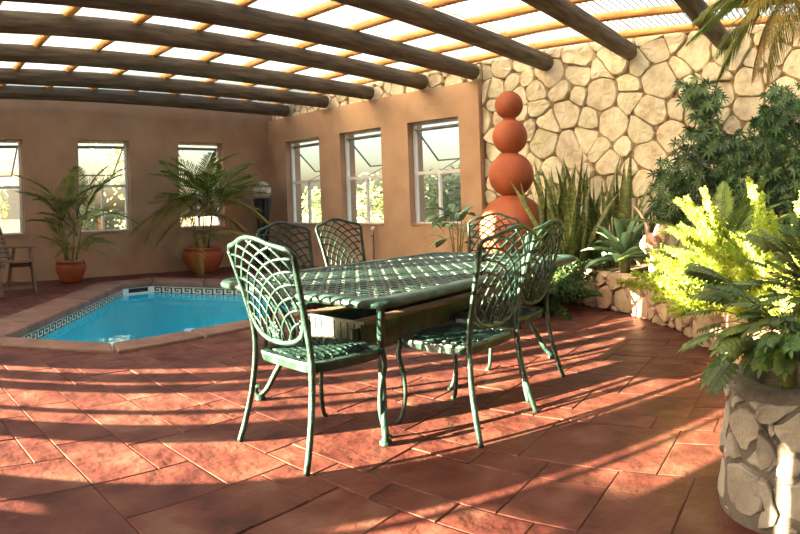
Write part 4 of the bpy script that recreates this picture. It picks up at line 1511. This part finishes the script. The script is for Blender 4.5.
# feather palm in the right-hand corner of the bed
TP = [frond_mesh('frond', 1.15, a, 46, .012, .30, 'palm_dry', 80 + i, stalk=.12, vee=.1, droop=.9) for i, a in enumerate((1.2, 1.7))]
TPG = [frond_mesh('frond', 1.15, a, 46, .012, .30, 'palm', 90 + i, stalk=.12, vee=.2, droop=.6) for i, a in enumerate((1.0, 1.5))]
t = thing('feather_palm', 'tall feather palm with drooping brown and olive fronds under the roof', 'palm', (5.05, .22, BEDZ))
pts = [(.0 + .015 * sin(k), .01 * cos(2 * k), 2.45 * k / 14 - .02) for k in range(15)]
MB().tube(pts, [.055 + .008 * (k % 2) for k in range(15)], 10).build('trunk', 'bark', t, True)
for k, (az, el, s, dry) in enumerate([(110, 25, 1.0, 0), (135, 10, .95, 1), (90, 5, 1.0, 1), (160, 20, .95, 0), (70, 25, 1, 0), (120, -5, .8, 1), (100, 45, .85, 0), (180, 0, .9, 1), (205, 20, .9, 0), (230, 10, .9, 1), (30, 15, .9, 0), (0, 10, .9, 1),
                                      (150, 45, .8, 0), (80, -20, .8, 1), (260, 20, .9, 0), (300, 15, .9, 1), (330, 30, .9, 0), (145, 35, .75, 1), (125, 18, 1.05, 1), (140, 28, 1.0, 0), (112, 12, 1.1, 0), (152, 5, 1.0, 1), (132, 50, 1.0, 0)]):
    put(rg.choice(TP if dry and k % 2 else TPG), 'frond', t, mtx=aim((0, 0, 2.36 + .04 * (k % 3)), rad(az), rad(el), rg.uniform(-.3, .3), s * .82))

# small broad-leaf plant against the window wall
def broad_leaf():
    m = MB()
    m.tube([(-.16, 0, -.05), (-.08, 0, 0), (0, 0, 0)], .004, 4)
    blade(m, (0, 0, 0), (1, 0, .1), .22, .12, .35, n=5, fold=.2, taper=.3)
    return m.mesh('leaf', 'agave')


BL = broad_leaf()
sp = on_x(460, 240, 6.6)
t = thing('broad_leaf_plant', 'bushy broad-leaved pot plant below the window closest to the rubble wall', 'potted plant', (6.6, sp.y + .05, 0))
pot_mesh(.2, .34, .06).build('pot', 'terracotta', t, True)
MB().lathe([(.17, .28), (.17, .30), (.01, .31)], 16).build('soil', 'soil', t)
for k in range(5):
    a = k * 1.3
    MB().tube([(.04 * cos(a), .04 * sin(a), .29), (.08 * cos(a), .08 * sin(a), .6), (.13 * cos(a), .13 * sin(a), .88)], [.010, .008, .006], 5).build('stem', 'cane', t, True)
for k in range(34):
    a = rg.uniform(0, 2 * pi)
    z = rg.uniform(.50, .98)
    q = rg.uniform(.10, .32)
    put(BL, 'leaf', t, mtx=aim((q * cos(a), q * sin(a), z), a, rad(rg.uniform(-20, 50)), rg.uniform(-.4, .4), rg.uniform(.7, 1.05)))

# ------------------------------------------------------------------ garden outside the windows
struct(MB().box(-60, 70, 10.1, 80, -0.4, -0.12).box(-60, 70, -60, YF - .2, -0.4, -0.12).box(-60, XL - .2, YF - .2, 10.1, -0.4, -0.12).box(7.75, 70, YF - .2, 10.1, -0.4, -0.12).build('ground', 'ground'))


def tree(name, label, loc, h, r, nl, seed, trunk=True, group=None):
    rg = random.Random(seed)
    t = thing(name, label, 'tree' if trunk else 'shrub', loc, group=group)
    if trunk:
        MB().tube([(0, 0, -.1), (.05, .03, h * .3), (.0, .1, h * .6)], [.13, .10, .06], 8).build('trunk', 'bark', t, True)
    else:
        MB().tube([(0, 0, -.1), (.02, .02, h * .5)], [.06, .03], 6).build('trunk', 'bark', t, True)
    lob = []
    for k in range(9):
        a = rg.uniform(0, 2 * pi)
        q = r * rg.uniform(.1, .7)
        lob.append((Vector((q * cos(a), q * sin(a), h * (rg.uniform(.45, .85) if trunk else rg.uniform(.25, .75)))), r * rg.uniform(.35, .6)))
    m = MB()
    for k in range(nl):
        c, rr = rg.choice(lob)
        d = Vector((rg.gauss(0, 1), rg.gauss(0, 1), rg.gauss(0, 1))).normalized()
        p = c + d * rr * rg.uniform(.55, 1.05)
        p.z = max(p.z, .05)
        e = Vector((rg.uniform(-1, 1), rg.uniform(-1, 1), rg.uniform(-1, .4))).normalized()
        s = e.orthogonal().normalized()
        L = rg.uniform(.12, .22)
        m.add([p, p + e * L * .5 + s * L * .22, p + e * L, p + e * L * .5 - s * L * .22], [(0, 1, 2), (0, 2, 3)])
    o = m.build('foliage', 'treeleaf', t)
    o['kind'] = 'stuff'
    return t


tree('garden_shrub', 'sunlit yellow-green shrub outside the window closest to the rubble wall', (11.2, 8.2, -.12), 2.1, 1.5, 2600, 1, False)
tree('garden_shrub', 'sunlit yellow-green shrub outside the middle window of the orange wall', (12.2, 10.6, -.12), 2.0, 1.6, 2600, 2, False)
tree('garden_shrub', 'sunlit shrub outside the orange wall window closest to the globe lamp', (12.0, 13.4, -.12), 1.7, 1.4, 2200, 3, False)
tree('garden_tree', 'garden tree outside the window between the two potted palms', (6.6, 15.4, -.12), 4.0, 1.5, 1000, 4, True)
tree('garden_shrub', 'low bush outside the window between the two potted palms', (4.9, 13.4, -.12), 1.3, .9, 1500, 5, False)
tree('garden_tree', 'small garden tree outside the window beside the wooden armchair', (2.6, 16.5, -.12), 2.3, .9, 600, 6, True)
t = thing('neighbour_house', 'white rendered house across the garden with a flat parapet', 'house', (4.0, 24.0, -.12))
MB().box(-7, 3.0, 0, 5, 0, 2.9).build('house_wall', 'render', t)
MB().box(-7.2, 3.2, -.2, 5.2, 2.9, 3.15).build('parapet', 'render', t)
for x in (-4.5, -1.5, 1.2):
    MB().box(x - .5, x + .5, -.02, .05, 1.0, 2.2).build('house_window', 'grey', t)

t = thing('added_sun_blocker', 'added unseen rendered block with a flat grey top shading the brown wall windows', 'blocker', (-2.5, 13.6, -.12))  # unseen block added to keep the low sun off the back windows
MB().box(-4, 4.6, -2, 2, 0, 4.2).build('blocker_wall', 'render', t)
MB().box(-4.2, 4.8, -2.2, 2.2, 4.2, 4.4).build('blocker_roof', 'grey', t)
